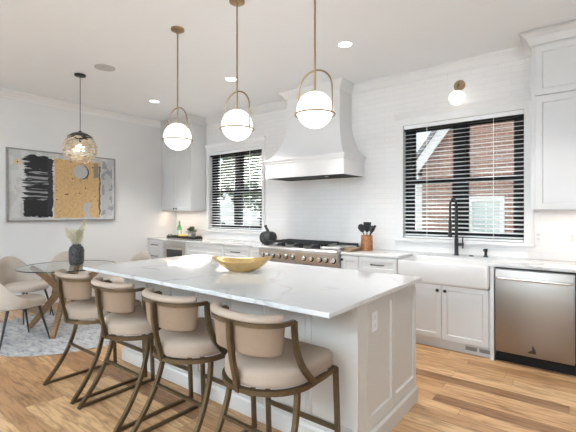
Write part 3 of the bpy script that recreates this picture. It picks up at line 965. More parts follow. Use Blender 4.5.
# ------------------------------------------------------------------ range
rx0, rx1 = -3.60, -2.362
rg = thing('gas_range', 'wide stainless gas range with black grates under the white hood', 'stove', ((rx0 + rx1) / 2, 4.33, 0))
MB().box(rx0, rx1, 4.02, BB - 0.01, 0.10, 0.915).build('body', 'steel', rg)
mb = MB()
mb.prism([(4.018, 0.745), (3.985, 0.745), (3.965, 0.865), (3.955, 0.880), (3.955, 0.915), (3.97, 0.93), (4.06, 0.932), (4.06, 0.916), (4.018, 0.914)], rx0, rx1, 'X')
mb.build('control_panel', 'steel', rg, smooth=25)
MB().box(rx0 + 0.012, rx1 - 0.012, 4.062, BB - 0.012, 0.9155, 0.928, 0.003).build('cooktop', 'steel', rg)
MB().box(rx0, rx1, BB - 0.05, BB - 0.005, 0.9285, 0.955, 0.004).build('backguard', 'steel', rg)
for kx in (-3.54, -3.45, -3.355, -3.25, -3.13, -3.02, -2.845, -2.73, -2.605, -2.515, -2.41):
    b_ = MB().lathe([(0.040, -0.004), (0.040, 0.006), (0.036, 0.009), (0.001, 0.009)], (kx, 3.978, 0.815), 18, 'Y').build('knob_bezel', 'iron', rg)
    MB().lathe([(0.030, 0.0085), (0.029, 0.034), (0.025, 0.040), (0.001, 0.041)], (kx, 3.978, 0.815), 18, 'Y').build('knob', 'steel_h', b_)
for i in range(3):
    gx0 = rx0 + 0.03 + i * 0.297
    gx1 = gx0 + 0.29
    mb = MB()
    y0, y1 = 4.10, 4.58
    for xx in (gx0 + 0.012, (gx0 + gx1) / 2, gx1 - 0.012):
        mb.box(xx - 0.008, xx + 0.008, y0, y1, 0.975, 0.992)
    for yy in (y0 + 0.01, y0 + 0.12, (y0 + y1) / 2, y1 - 0.12, y1 - 0.01):
        mb.box(gx0, gx1, yy - 0.008, yy + 0.008, 0.977, 0.994)
    for xx in (gx0 + 0.012, gx1 - 0.012):
        for yy in (y0 + 0.01, y1 - 0.01):
            mb.box(xx - 0.009, xx + 0.009, yy - 0.009, yy + 0.009, 0.9285, 0.978)
    gr = mb.build('grate', 'iron', rg, smooth=0)
    for yy in (y0 + 0.125, y1 - 0.125):
        MB().lathe([(0.06, 0.9285), (0.06, 0.940), (0.042, 0.944), (0.04, 0.958), (0.001, 0.959)], ((gx0 + gx1) / 2, yy, 0), 18).build('burner', 'iron', rg)
mb = MB()
mb.box(rx1 - 0.31, rx1 - 0.03, 4.10, 4.53, 0.9285, 0.957, 0.004)
mb.build('griddle', 'steel', rg)
MB().box(rx1 - 0.312, rx1 - 0.028, 4.535, 4.585, 0.9285, 0.985, 0.003).build('griddle_splash', 'iron', rg)
for a_, b_ in ((rx0 + 0.012, rx0 + 0.74), (rx0 + 0.75, rx1 - 0.012)):
    d_ = MB().box(a_, b_, 3.99, 4.019, 0.16, 0.735, 0.005).build('oven_door', 'steel', rg)
    MB().tube([(a_ + 0.05, 3.992, 0.69), (a_ + 0.05, 3.94, 0.69), (b_ - 0.05, 3.94, 0.69), (b_ - 0.05, 3.992, 0.69)], 0.012, 10).build('bar_handle', 'steel_h', d_)
for lx in (rx0 + 0.06, rx1 - 0.06):
    for ly in (4.08, 4.6):
        MB().lathe([(0.02, 0.0), (0.02, 0.1)], (lx, ly, 0), 10).build('leg', 'steel_h', rg)

# ------------------------------------------------------------------ range hood
hd = thing('range_hood', 'white plaster range hood with a flared chimney above the gas range', 'range hood', (-3.0, 4.4, 1.87))
hx0, hx1, hyf = -3.63, -2.365, 4.14
YW = YB - 0.0015
def rect(x0, x1, y0, z):
    return [(x0, y0, z), (x1, y0, z), (x1, YW, z), (x0, YW, z)]
rings = []
for k in range(13):
    t = k / 12
    s_ = (1 - t) ** 2.3
    rings.append(rect(-3.43 - 0.175 * s_, -2.56 + 0.175 * s_, 4.38 - 0.215 * s_, 2.128 + 0.55 * t))
rings.append(rect(-3.43, -2.56, 4.38, 3.0))
rings.append(rect(-3.43, -2.56, 4.38, ZC - 0.002))
MB().loft(rings).build('chimney', 'hood', hd, smooth=30)
mb = MB()
def apron(x0, x1, y0, z):
    return [(x0, y0, z), (x1, y0, z), (x1, YW, z), (x0, YW, z)]
mb.loft([apron(hx0, hx1, hyf, 1.868), apron(hx0, hx1, hyf, 2.06), apron(hx0 - 0.012, hx1 + 0.012, hyf - 0.012, 2.072), apron(hx0 - 0.012, hx1 + 0.012, hyf - 0.012, 2.085),
         apron(hx0 - 0.028, hx1 + 0.028, hyf - 0.028, 2.108), apron(hx0 - 0.028, hx1 + 0.028, hyf - 0.028, 2.1275)], caps=False)
# the underside is a rim around the dark filter opening
o_ = apron(hx0, hx1, hyf, 1.868)
i_ = [(hx0 + 0.014, hyf + 0.014, 1.868), (hx1 - 0.014, hyf + 0.014, 1.868), (hx1 - 0.014, YW - 0.02, 1.868), (hx0 + 0.014, YW - 0.02, 1.868)]
u_ = [(p[0], p[1], 1.91) for p in i_]
mb.loft([o_, i_, u_], caps=False)
bmesh.ops.remove_doubles(mb.bm, verts=mb.bm.verts, dist=0.0002)
ap = mb.build('apron', 'hood', hd, smooth=20)
MB().box(hx0 + 0.015, hx1 - 0.015, hyf + 0.015, YW - 0.021, 1.866, 1.905).build('filter_insert', 'filter', hd)
MB().lathe([(0.025, 1.8659), (0.025, 1.862), (0.001, 1.861)], (-2.72, 4.32, 0), 14).build('insert_lamp', 'plate', hd)
hc = []
for a_, b_ in ((0.0, -0.10), (0.02, -0.085), (0.05, -0.045), (0.085, -0.015), (0.085, -0.002)):
    hc.append(apron(-3.4305 - a_, -2.5595 + a_, 4.3795 - a_, ZC + b_))
MB().loft(hc).build('crown', 'hood', hd, smooth=20)

# ------------------------------------------------------------------ wall cabinets
def wall_cab(label, x0, x1, doors, zsplit=2.50, crown_ext=(0, 0)):
    t = thing('wall_cabinet', label, 'cabinet', ((x0 + x1) / 2, 4.53, 1.42), 'white wall cabinets on the back wall')
    yf = 4.352
    MB().box(x0, x1, yf + 0.02, BB, 1.42, ZC - 0.004).build('body', 'cab', t)
    MB().box(x0, x1, yf + 0.002, yf + 0.0195, 2.975, ZC - 0.10).build('frieze', 'cab', t)
    for a, b, kx in doors:
        d = MB().shaker(a + g, b - g, 1.42, zsplit - 0.006, yf, 0.0195, 0.058).build('door', 'cab', t)
        if kx is not None:
            knob(d, kx, 1.455, yf)
        MB().shaker(a + g, b - g, zsplit + 0.006, 2.972, yf, 0.0195, 0.058).build('door', 'cab', t)
    prof = [(0, -0.125), (0.012, -0.122), (0.02, -0.10), (0.035, -0.06), (0.07, -0.02), (0.095, -0.012), (0.095, -0.004)]
    rr = []
    for a_, b_ in prof:
        xa, xb = x0 - a_ * crown_ext[0], x1 + a_ * crown_ext[1]
        rr.append([(xa, yf + 0.001 - a_, ZC + b_), (xb, yf + 0.001 - a_, ZC + b_), (xb, BB, ZC + b_), (xa, BB, ZC + b_)])
    MB().loft(rr).build('crown', 'cab', t, smooth=20)
    MB().box(x0 + 0.03, x1 - 0.03, 4.44, 4.47, 1.412, 1.4195).build('light_strip', 'plate', t)
    return t
wall_cab('white wall cabinet in the left corner beside the left window', -6.474, -5.573, [(-6.474, -6.0235, -6.06), (-6.0235, -5.573, -5.987)], crown_ext=(0, 1))
wall_cab('tall white wall cabinet at the right edge above the dishwasher', -0.438, 0.50, [(-0.405, 0.045, 0.01), (0.045, 0.50, 0.08)], crown_ext=(1, 0))
for nm, x, ln in (('cabinet_strip_light_left', -6.02, 0.8), ('cabinet_strip_light_right', 0.03, 0.8)):
    lamp(nm, 'AREA', (x, 4.45, 1.405), (0, 0, 0), 1.5, (1.0, 0.80, 0.62), shape='RECTANGLE', size=ln, size_y=0.03)

# ------------------------------------------------------------------ outlets
def outlet(x, z, w, label, rockers):
    t = thing('wall_outlet' if rockers == 0 else 'light_switch', label, 'outlet' if rockers == 0 else 'switch', (x, YB, z))
    MB().box(x - w / 2, x + w / 2, YB - 0.007, YB - 0.0008, z - 0.058, z + 0.058, 0.002).build('cover_plate', 'plate', t)
    if rockers == 0:
        for dz in (-0.022, 0.022):
            MB().lathe([(0.0155, 0.0), (0.0155, 0.0095), (0.001, 0.0098)], (x, YB, z + dz), 16, 'Y').build('socket', 'slot', t)
    else:
        for k in range(rockers):
            xx = x + (k - (rockers - 1) / 2) * 0.046
            MB().box(xx - 0.016, xx + 0.016, YB - 0.0105, YB - 0.0072, z - 0.033, z + 0.033, 0.0015).build('rocker', 'slot', t)
outlet(-0.405, 1.142, 0.072, 'white outlet on the tiled wall just right of the sink window', 0)
outlet(-0.10, 1.142, 0.118, 'white double switch on the tiled wall at the right edge', 2)

# ------------------------------------------------------------------ island
il = thing('kitchen_island', 'large white island with a white veined quartz top and panelled sides', 'island', (-2.25, 2.25, 0))
ix0, ix1, iy0, iy1 = -3.49, -1.012, 1.93, 2.845
IT = 0.886
MB().box(ix0, ix1 - 0.02, iy0 + 0.021, iy1, 0.0, IT).build('body', 'island', il)
MB().box(-3.534, -0.978, 1.575, 2.881, IT + 0.0005, 0.914, 0.003).build('countertop', 'quartz', il)
# front: recessed panels between stiles
npan = 7
pw = (ix1 - ix0) / npan
for k in range(npan):
    MB().shaker(ix0 + k * pw + 0.0008, ix0 + (k + 1) * pw - 0.0008, 0.112, IT - 0.0005, iy0, 0.0205, 0.034, 0.011, rail_t=0.05, rail_b=0.05).build('front_panel', 'island', il)
# right end: corner stile and two shaker panels
MB().box(ix1 - 0.0195, ix1, iy0 + 0.0215, 2.043, 0.112, IT - 0.0005, 0.001).build('corner_stile', 'island', il)
MB().shaker(2.045, 2.435, 0.112, IT - 0.0005, ix1, 0.0195, 0.038, 0.011, '+X', rail_t=0.06, rail_b=0.075).build('end_panel', 'island', il)
MB().shaker(2.437, iy1, 0.112, IT - 0.0005, ix1, 0.0195, 0.038, 0.011, '+X', rail_t=0.06, rail_b=0.075).build('end_panel', 'island', il)
b0 = 0.016
def plinth(prof_pts):
    path = [(ix0, iy0), (ix1, iy0), (ix1, iy1)]
    rings = []
    for i, (px, py) in enumerate(path):
        ring = []
        for o, z in prof_pts:
            if i == 0:
                ring.append((px, py - o, z))
            elif i == 1:
                ring.append((px + o, py - o, z))
            else:
                ring.append((px + o, py, z))
        rings.append(ring)
    return MB().loft(rings)
plinth([(0.0005, 0), (b0, 0), (b0, 0.095), (0.006, 0.111), (0.0005, 0.111)]).build('plinth', 'island', il, smooth=20)
op = MB().box(ix1 - 0.0112, ix1 - 0.006, 2.125, 2.197, 0.678, 0.795, 0.0015).build('outlet_plate', 'plate', il)
for dz in (-0.024, 0.024):
    MB().lathe([(0.015, -0.0065), (0.015, -0.004), (0.001, -0.0038)], (ix1, 2.161, 0.7365 + dz), 14, 'X').build('socket', 'slot', op)

# ------------------------------------------------------------------ counter stools
GR = 'counter stools in a row along the island'
def stool_proto(cx, cy):
    """faces +Y; local origin at the floor under the seat centre"""
    t = thing('counter_stool', '', 'stool', (cx, cy, 0), GR)
    X = lambda x, y, z: (cx + x, cy + y, z)
    RX, RY = 0.248, 0.240
    fy = 0.25
    sec = 0.0125
    # seat frame: a U that is round behind and square in front
    pts = []
    for k in range(25):
        a = PI + PI * k / 24
        pts.append(X(RX * math.cos(a), RY * math.sin(a), 0.548))
    pts = [X(-RX, fy, 0.548), X(-RX, fy * 0.5, 0.548)] + pts + [X(RX, fy * 0.5, 0.548), X(RX, fy, 0.548)]
    S = [(-0.0125, -0.012), (0.0125, -0.012), (0.0125, 0.012), (-0.0125, 0.012)]
    MB().sweep(pts, S, closed=True).build('seat_frame', 'bronze', t, smooth=30)
    # cushion: rounded behind, nearly square in front
    def outline(sc, z, sy=1.0):
        o = []
        for k in range(25):
            a = PI + PI * k / 24
            o.append(X(sc * 0.246 * math.cos(a), sc * 0.238 * math.sin(a), z))
        rr = 0.06
        for k in range(7):
            a = PI / 2 * k / 6
            o.append(X(sc * (0.246 - rr + rr * math.cos(a)), sc * (0.262 - rr + rr * math.sin(a)), z))
        for k in range(7):
            a = PI / 2 + PI / 2 * k / 6
            o.append(X(sc * (-0.246 + rr + rr * math.cos(a)), sc * (0.262 - rr + rr * math.sin(a)), z))
        return o
    prof = [(0.92, 0.5655), (0.98, 0.568), (1.005, 0.58), (1.012, 0.592), (1.002, 0.602), (1.014, 0.612), (1.004, 0.632), (0.965, 0.646), (0.87, 0.655), (0.6, 0.661), (0.25, 0.663)]
    MB().loft([outline(s, z) for s, z in prof]).build('seat_cushion', 'fabric', t, smooth=40)
    # back: rail along a half ellipse, ends forward
    zr = 0.880
    def rail(a, off=0.0, z=zr):   # a in degrees, 0 = straight behind
        q = R(a)
        f = abs(a) / 100.0
        sn_, cs_ = math.sin(q), math.cos(q)
        p_ = 2 / 2.6
        ex = math.copysign(abs(sn_) ** p_, sn_); ey = abs(cs_) ** p_
        nx_, ny_ = sn_, cs_
        return X(0.234 * ex + off * nx_, -0.105 - 0.180 * ey - off * ny_, z)
    A = 90
    arail = [rail(-A + 2 * A * k / 40) for k in range(41)]
    mb = MB().sweep(arail, [(-0.011, -0.010), (0.011, -0.010), (0.011, 0.010), (-0.011, 0.010)])
    mb.build('back_rail', 'bronze', t, smooth=30)
    for s in (-1, 1):
        e0 = rail(s * A)
        p0 = Vector(e0); p3 = Vector(X(s * 0.260, 0.022, 0.556))
        p1 = p0 + Vector((0, 0.0, -0.19)); p2 = p3 + Vector((0, -0.075, 0.075))
        path = []
        for k in range(13):
            u = k / 12
            path.append(p0 * (1 - u) ** 3 + p1 * 3 * u * (1 - u) ** 2 + p2 * 3 * u * u * (1 - u) + p3 * u ** 3)
        MB().sweep(path, [(-0.010, -0.014), (0.010, -0.014), (0.010, 0.014), (-0.010, 0.014)], up=(0, 1, 0.2)).build('arm', 'bronze', t, smooth=30)
    # centre rear upright
    MB().sweep([X(0, -0.302, 0.885), X(0, -0.298, 0.80), X(0, -0.280, 0.69), X(0, -0.250, 0.565), X(0, -0.243, 0.535)], [(-0.013, -0.011), (0.013, -0.011), (0.013, 0.011), (-0.013, 0.011)], up=(0, 1, 0)).build('rear_upright', 'bronze', t, smooth=30)
    # upholstered panel and the roll on top of it
    B = 78
    rings = []
    n = 30
    for k in range(n + 1):
        a = -B + 2 * B * k / n
        f = min(1, (1 - abs(a) / B) / 0.02)
        zb = 0.722 + 0.008 * (1 - f)
        zt = 0.872
        th = 0.014 + 0.008 * min(1, f * 2)
        mid = -0.024
        ring = []
        for (o, z) in ((mid + th, zb + 0.012), (mid + th, (zb + zt) / 2), (mid + th, zt), (mid - th, zt), (mid - th, (zb + zt) / 2), (mid - th, zb + 0.012), (mid, zb)):
            lean = (zr - z) * -0.10
            p = Vector(rail(a, o + lean, z))
            ring.append(p)
        rings.append(ring)
    MB().loft(rings).build('backrest', 'tan', t, smooth=50)
    rings = []
    B2 = 75
    n = 34
    for k in range(n + 1):
        a = -B2 + 2 * B2 * k / n
        e_ = min(1.0, (B2 - abs(a)) / 6.0)
        rad = math.sqrt(max(0.02, 1 - (1 - e_) ** 2))
        ring = []
        for q in range(12):
            w_ = 2 * PI * q / 12
            o = -0.010 + 0.027 * math.cos(w_) * rad
            z = 0.9075 + 0.020 * math.sin(w_) * (0.6 + 0.4 * rad)
            ring.append(rail(a, o, z))
        rings.append(ring)
    MB().loft(rings).build('back_roll', 'fabric', t, smooth=60)
    # legs
    for s in (-1, 1):
        path = []
        P0 = Vector(X(s * 0.226, -0.07, 0.545)); P3 = Vector(X(s * 0.247, -0.30, 0.026))
        P1 = Vector(X(s * 0.230, -0.075, 0.36)); P2 = Vector(X(s * 0.24, -0.16, 0.18))
        for k in range(15):
            u = k / 14
            path.append(P0 * (1 - u) ** 3 + P1 * 3 * u * (1 - u) ** 2 + P2 * 3 * u * u * (1 - u) + P3 * u ** 3)
        path.append(Vector(X(s * 0.249, -0.315, 0.001)))
        MB().sweep(path, [(-0.0115, -0.0125), (0.0115, -0.0125), (0.0115, 0.0125), (-0.0115, 0.0125)], up=(1, 0, 0)).build('rear_leg', 'bronze', t, smooth=30)
        MB().sweep([X(s * 0.247, 0.25, 0.555), X(s * 0.249, 0.262, 0.30), X(s * 0.250, 0.275, 0.001)], [(-0.0115, -0.0125), (0.0115, -0.0125), (0.0115, 0.0125), (-0.0115, 0.0125)], up=(1, 0, 0)).build('front_leg', 'bronze', t, smooth=30)
        MB().box(cx + s * 0.2485 - 0.010, cx + s * 0.2485 + 0.010, cy - 0.295, cy + 0.262, 0.003, 0.023).build('floor_runner', 'bronze', t)
    MB().box(cx - 0.237, cx + 0.237, cy + 0.255, cy + 0.275, 0.205, 0.227).build('foot_rest', 'bronze', t)
    MB().box(cx - 0.224, cx + 0.224, cy - 0.137, cy - 0.119, 0.285, 0.303).build('rear_stretcher', 'bronze', t)
    return t

SY = 1.56
st = stool_proto(-1.33, SY)
st['label'] = 'cream counter stool at the island corner, nearest to the camera'
copy_thing(st, (-1.955, SY, 0), 0, 'cream counter stool beside the nearest one, second from the island corner')
copy_thing(st, (-2.60, SY, 0), 0, 'cream counter stool second from the dining table, third from the island corner')
copy_thing(st, (-3.21, SY, 0), 0, 'cream counter stool nearest to the dining table at the far end of the row')

# ------------------------------------------------------------------ island pendants
def pendant_proto(x, y):
    zc = 2.10
    Rg = 0.126
    t = thing('pendant_light', '', 'pendant lamp', (x, y, zc - Rg), 'brass globe pendants over the island')
    MB().lathe([(0.062, ZC - 0.001), (0.062, ZC - 0.016), (0.056, ZC - 0.02), (0.012, ZC - 0.021), (0.011, ZC - 0.045), (0.001, ZC - 0.046)], (x, y, 0), 24).build('canopy', 'brass', t)
    MB().tube([(x, y, ZC - 0.04), (x, y, zc + Rg + 0.005)], 0.0068, 10).build('rod', 'brass', t)
    prof = [(0.001, zc - Rg)] + [(Rg * math.sin(PI * k / 20), zc - Rg * math.cos(PI * k / 20)) for k in range(1, 20)] + [(0.001, zc + Rg)]
    MB().lathe(prof, (x, y, 0), 32).build('globe', 'globe', t, smooth=80)
    MB().lathe([(0.03, zc + Rg - 0.008), (0.03, zc + Rg + 0.004), (0.012, zc + Rg + 0.01), (0.001, zc + Rg + 0.011)], (x, y, 0), 18).build('globe_cap', 'brass', t)
    rr = 0.138
    zb = zc - 0.032
    MB().tube([(x + rr * math.cos(2 * PI * k / 40), y + rr * math.sin(2 * PI * k / 40), zb) for k in range(40)], 0.0052, 8, True).build('band', 'brass', t)
    zs, zt = zc + 0.135, zc + 0.272
    pts = [(x - rr, y, zb - 0.008), (x - rr, y, zc + 0.05)]
    for k in range(21):
        a = PI - PI * k / 20
        pts.append((x + rr * math.cos(a), y, zs + (zt - zs) * math.sin(a)))
    pts += [(x + rr, y, zc + 0.05), (x + rr, y, zb - 0.008)]
    MB().tube(pts, 0.0058, 8).build('arch', 'brass', t)
    return t
PY = 2.21
pd = pendant_proto(-1.487, PY)
pd['label'] = 'brass globe pendant in front of the range hood, largest of three'
copy_thing(pd, (-2.245, PY, ROOT[pd.name].z), 0, 'brass globe pendant hanging in the middle of the three over the island')
copy_thing(pd, (-3.03, PY, ROOT[pd.name].z), 0, 'brass globe pendant over the far end of the island, before the corner cabinet')

# ------------------------------------------------------------------ sconce over the sink window
cx, cz = -1.165, 2.845
sn = thing('wall_sconce', 'small brass wall sconce with a lit white globe over the sink window', 'wall lamp', (cx, YB, cz))
MB().lathe([(0.062, 0.0015), (0.062, 0.012), (0.055, 0.018), (0.001, 0.019)], (cx, YB, cz), 24, 'Y').build('backplate', 'brass', sn)
MB().tube([(cx, YB - 0.015, cz), (cx, YB - 0.075, cz), (cx, YB - 0.105, cz - 0.012), (cx, YB - 0.115, cz - 0.04), (cx, YB - 0.115, cz - 0.085)], 0.009, 10).build('arm', 'brass', sn)
gz = cz - 0.165
rr = 0.085
prof = [(0.001, gz - rr * 0.93)] + [(rr * math.sin(PI * k / 18), gz - rr * 0.93 * math.cos(PI * k / 18)) for k in range(1, 18)] + [(0.001, gz + rr * 0.93)]
MB().lathe(prof, (cx, YB - 0.115, 0), 28).build('globe', 'globe', sn, smooth=80)
MB().lathe([(0.024, gz + rr * 0.9), (0.024, cz - 0.08), (0.001, cz - 0.079)], (cx, YB - 0.115, 0), 18).build('socket_cap', 'brass', sn)
MB().tube([(cx + (rr + 0.003) * 0.92 * math.cos(2 * PI * k / 32), YB - 0.115 + (rr + 0.003) * 0.92 * math.sin(2 * PI * k / 32), gz - 0.035) for k in range(32)], 0.003, 6, True).build('band', 'brass', sn)

# ------------------------------------------------------------------ ceiling fittings
def downlight(x, y, label, energy=95):
    t = thing('recessed_light', label, 'ceiling light', (x, y, ZC - 0.006), 'recessed ceiling lights')
    MB().lathe([(0.085, ZC - 0.0005), (0.085, ZC - 0.005), (0.066, ZC - 0.007), (0.066, ZC - 0.0005)], (x, y, 0), 28).build('trim_ring', 'trim', t)
    MB().lathe([(0.0655, ZC - 0.0008), (0.0655, ZC - 0.004), (0.001, ZC - 0.0045)], (x, y, 0), 24).build('lens', 'can', t)
    lamp('downlight_lamp', 'SPOT', (x, y, ZC - 0.02), (0, 0, 0), energy, (1.0, 0.98, 0.95), spot_size=R(92), spot_blend=0.6, shadow_soft_size=0.06)
downlight(-1.957, 3.459, 'lit recessed ceiling light nearest to the sink window')
downlight(-3.631, 3.467, 'lit recessed ceiling light behind the middle pendant rod')
downlight(-5.289, 3.43, 'lit recessed ceiling light nearest to the corner wall cabinet')
downlight(-0.28, 3.45, 'unseen recessed ceiling light added to light the aisle by the dishwasher', 70)  # unseen, added at the row's spacing to brighten the aisle floor
sp = thing('ceiling_speaker', 'round grey speaker grille set in the ceiling near the dining pendant', 'speaker', (-4.52, 2.27, ZC - 0.006))
MB().lathe([(0.115, ZC - 0.0005), (0.115, ZC - 0.005), (0.108, ZC - 0.007), (0.107, ZC - 0.0005)], (-4.52, 2.27, 0), 32).build('rim', 'speaker', sp)
MB().lathe([(0.1065, ZC - 0.0008), (0.1065, ZC - 0.0055), (0.001, ZC - 0.006)], (-4.52, 2.27, 0), 32).build('grille', 'speaker', sp)

# ------------------------------------------------------------------ dining corner
RC = (-4.95, 2.1)
rug = MB()
nn = 96
rug.loft([[(RC[0] + r_ * math.cos(2 * PI * k / nn), RC[1] + r_ * math.sin(2 * PI * k / nn), z) for k in range(nn)] for r_, z in ((0.975, 0.0008), (0.98, 0.004), (0.975, 0.0085), (0.5, 0.009))])
tag(rug.build('round_rug', 'rug'), 'round distressed grey rug under the dining table', 'rug')
RZ = 0.0095

TC = (-4.95, 2.04)
tb = thing('dining_table', 'round glass dining table on bent wooden legs', 'table', (TC[0], TC[1], RZ))
TR = 0.53
MB().lathe([(0.001, 0.742), (TR - 0.004, 0.742), (TR - 0.004, 0.754), (0.001, 0.754)], (TC[0], TC[1], 0), 72).build('glass_top', 'table_glass', tb, smooth=20)
mb = MB()
mb.loft([[(TC[0] + r_ * math.cos(2 * PI * k / 72), TC[1] + r_ * math.sin(2 * PI * k / 72), z) for k in range(72)] for r_, z in ((TR - 0.0035, 0.742), (TR, 0.7445), (TR, 0.7515), (TR - 0.0035, 0.754))], closed=False, caps=False)
mb.build('glass_rim', 'glass_edge', tb)
for az in (221, 318, 38, 141):
    q = R(az)
    rd = lambda r_, z: (TC[0] + r_ * math.cos(q), TC[1] + r_ * math.sin(q), z)
    pts = [rd(0.43, 0.735), rd(0.29, 0.64), rd(0.15, 0.52), rd(0.12, 0.44), rd(0.17, 0.36), rd(0.31, 0.18), rd(0.445, RZ + 0.012)]
    wd = [0.022, 0.03, 0.038, 0.042, 0.038, 0.031, 0.024]
    side = (-math.sin(q), math.cos(q), 0)
    MB().sweep(pts, lambda i: [(-wd[i], -0.022), (wd[i], -0.022), (wd[i], 0.022), (-wd[i], 0.022)], up=side).build('leg', 'oak', tb, smooth=25)
MB().lathe([(0.09, 0.40), (0.105, 0.43), (0.105, 0.47), (0.09, 0.50)], (TC[0], TC[1], 0), 24).build('hub', 'oak', tb)

def dining_chair_proto(cx, cy):
    t = thing('dining_chair', '', 'chair', (cx, cy, RZ), 'beige shell chairs around the glass table')
    X = lambda x, y, z: (cx + x, cy + y, z + RZ)
    # shell: wraps from one arm round the back to the other (faces +Y)
    n = 40
    rows = 9
    A = 88
    inner, outer = [], []
    for k in range(n + 1):
        a = -A + 2 * A * k / n
        f = abs(a) / A
        top = 0.50 + 0.30 * (0.5 + 0.5 * math.cos(PI * min(1, f ** 1.15)))
        ri, ro = [], []
        for j in range(rows + 1):
            u = j / rows
            z = 0.405 + (top - 0.405) * u
            fl = 0.035 * u
            q = R(a)
            for L, o in ((ri, -0.018), (ro, 0.018)):
                th = o * (1 if u < 0.9 else max(0.35, 1 - (u - 0.9) * 7))
                L.append(X((0.245 + fl + th) * math.sin(q), -(0.235 + fl * 1.3 + th) * math.cos(q) - 0.0, z))
        inner.append(ri); outer.append(ro)
    rings = [inner[k] + outer[k][::-1] for k in range(n + 1)]
    MB().loft(rings).build('shell_back', 'boucle', t, smooth=50)
    def outl(s, z):
        o = []
        for k in range(40):
            a = 2 * PI * k / 40
            c_, s_ = math.cos(a), math.sin(a)
            e = 0.8
            o.append(X(s * 0.222 * math.copysign(abs(c_) ** e, c_), 0.035 + s * 0.250 * math.copysign(abs(s_) ** e, s_), z))
        return o
    MB().loft([outl(s, z) for s, z in ((0.85, 0.375), (0.97, 0.383), (1.0, 0.40), (1.0, 0.43), (0.97, 0.45), (0.88, 0.461), (0.5, 0.466), (0.1, 0.467))]).build('seat', 'boucle', t, smooth=50)
    for sx in (-1, 1):
        for top, foot in (((sx * 0.15, 0.17), (sx * 0.215, 0.25)), ((sx * 0.15, -0.13), (sx * 0.215, -0.235))):
            MB().tube([X(foot[0], foot[1], 0.0005), X(top[0], top[1], 0.38)], [0.0075, 0.0145], 10).build('leg', 'chairleg', t)
    return t
ch = dining_chair_proto(-4.83, 1.45)
ch.rotation_euler = (0, 0, R(8))
ch['label'] = 'beige shell dining chair at the left edge, nearest to the camera'
copy_thing(ch, (-5.80, 1.85, RZ), R(-68), 'beige shell dining chair behind the nearest one, backing the left wall')
copy_thing(ch, (-5.90, 2.42, RZ), R(-110), 'beige shell dining chair across the glass table behind the dark vase')
copy_thing(ch, (-5.17, 2.95, RZ), R(-168), 'beige shell dining chair showing only its back past the island corner')

# vase with pampas
VC = (-4.915, 2.12)
vz = 0.7545
vs = thing('flower_vase', 'dark faceted vase on the glass dining table', 'vase', (VC[0], VC[1], vz))
MB().lathe([(0.001, vz), (0.066, vz), (0.076, vz + 0.012), (0.083, vz + 0.05), (0.084, vz + 0.175), (0.077, vz + 0.21), (0.06, vz + 0.232), (0.048, vz + 0.238), (0.05, vz + 0.25), (0.04, vz + 0.25), (0.038, vz + 0.23), (0.062, vz + 0.20), (0.07, vz + 0.17), (0.07, vz + 0.05), (0.001, vz + 0.015)], (VC[0], VC[1], 0), 36).build('vessel', 'vase', vs)
pa = thing('pampas_bunch', 'cream dried pampas plumes standing in the dark faceted vase', 'dried flowers', (VC[0], VC[1], vz + 0.1))
rr = random.Random(11)
for i, (dx, dy, h, w_) in enumerate(((-0.115, -0.07, 0.14, 0.045), (-0.075, -0.02, 0.12, 0.05), (-0.03, -0.05, 0.09, 0.05), (0.01, 0.02, 0.10, 0.05), (0.05, 0.03, 0.14, 0.05), (0.075, 0.06, 0.20, 0.04), (0.06, -0.02, 0.11, 0.05))):
    h *= 1.3
    b = Vector((VC[0] + dx * 0.2, VC[1] + dy * 0.2, vz + 0.12))
    s0 = Vector((VC[0] + dx * 0.3, VC[1] + dy * 0.3, vz + 0.255))
    tp = Vector((VC[0] + dx, VC[1] + dy, vz + 0.255 + h))
    stt = MB().tube([b, s0, s0.lerp(tp, 0.9)], 0.002, 5).build('stalk', 'pampas', pa)
    mb = MB()
    for k in range(420):
        u = rr.uniform(0, 1) ** 0.9
        p = s0.lerp(tp, u)
        wr = w_ * (0.45 + 0.9 * math.sin(PI * min(1, u * 0.8 + 0.15))) * rr.uniform(0.4, 1.25)
        a = rr.uniform(0, 2 * PI)
        d = Vector((math.cos(a) * wr, math.sin(a) * wr, rr.uniform(-0.008, 0.045)))
        sd_ = Vector((-math.sin(a), math.cos(a), rr.uniform(-1, 1))).normalized() * 0.0026
        m_ = p + d * 0.55 + Vector((0, 0, 0.008))
        vv = [mb.bm.verts.new(q_) for q_ in (p - sd_ * 0.6, m_ - sd_, p + d, m_ + sd_, p + sd_ * 0.6)]
        mb.bm.faces.new(vv)
    mb.build('plume', 'pampas', stt, smooth=0)

# dining pendant
DX, DY, DZ, DR = -5.0, 2.20, 2.19, 0.195
dp = thing('dining_pendant', 'black-capped openwork globe pendant hanging over the dining table', 'pendant lamp', (DX, DY, DZ - DR))
MB().lathe([(0.065, ZC - 0.001), (0.065, ZC - 0.018), (0.05, ZC - 0.024), (0.001, ZC - 0.025)], (DX, DY, 0), 24).build('canopy', 'black', dp)
MB().tube([(DX, DY, ZC - 0.02), (DX, DY, DZ + DR - 0.005)], 0.004, 8).build('cord', 'black', dp)
prof = [(0.018, DZ + DR + 0.02), (0.02, DZ + DR + 0.002)] + [((DR + 0.006) * math.sin(R(a)), DZ + (DR + 0.006) * math.cos(R(a))) for a in (8, 16, 24, 32, 40, 46)]
prof += [((DR - 0.002) * math.sin(R(a)), DZ + (DR - 0.002) * math.cos(R(a))) for a in (46, 36, 24, 10)] + [(0.001, DZ + DR - 0.002)]
MB().lathe(prof, (DX, DY, 0), 28).build('cap', 'black', dp)
mb = MB()
rr = random.Random(5)
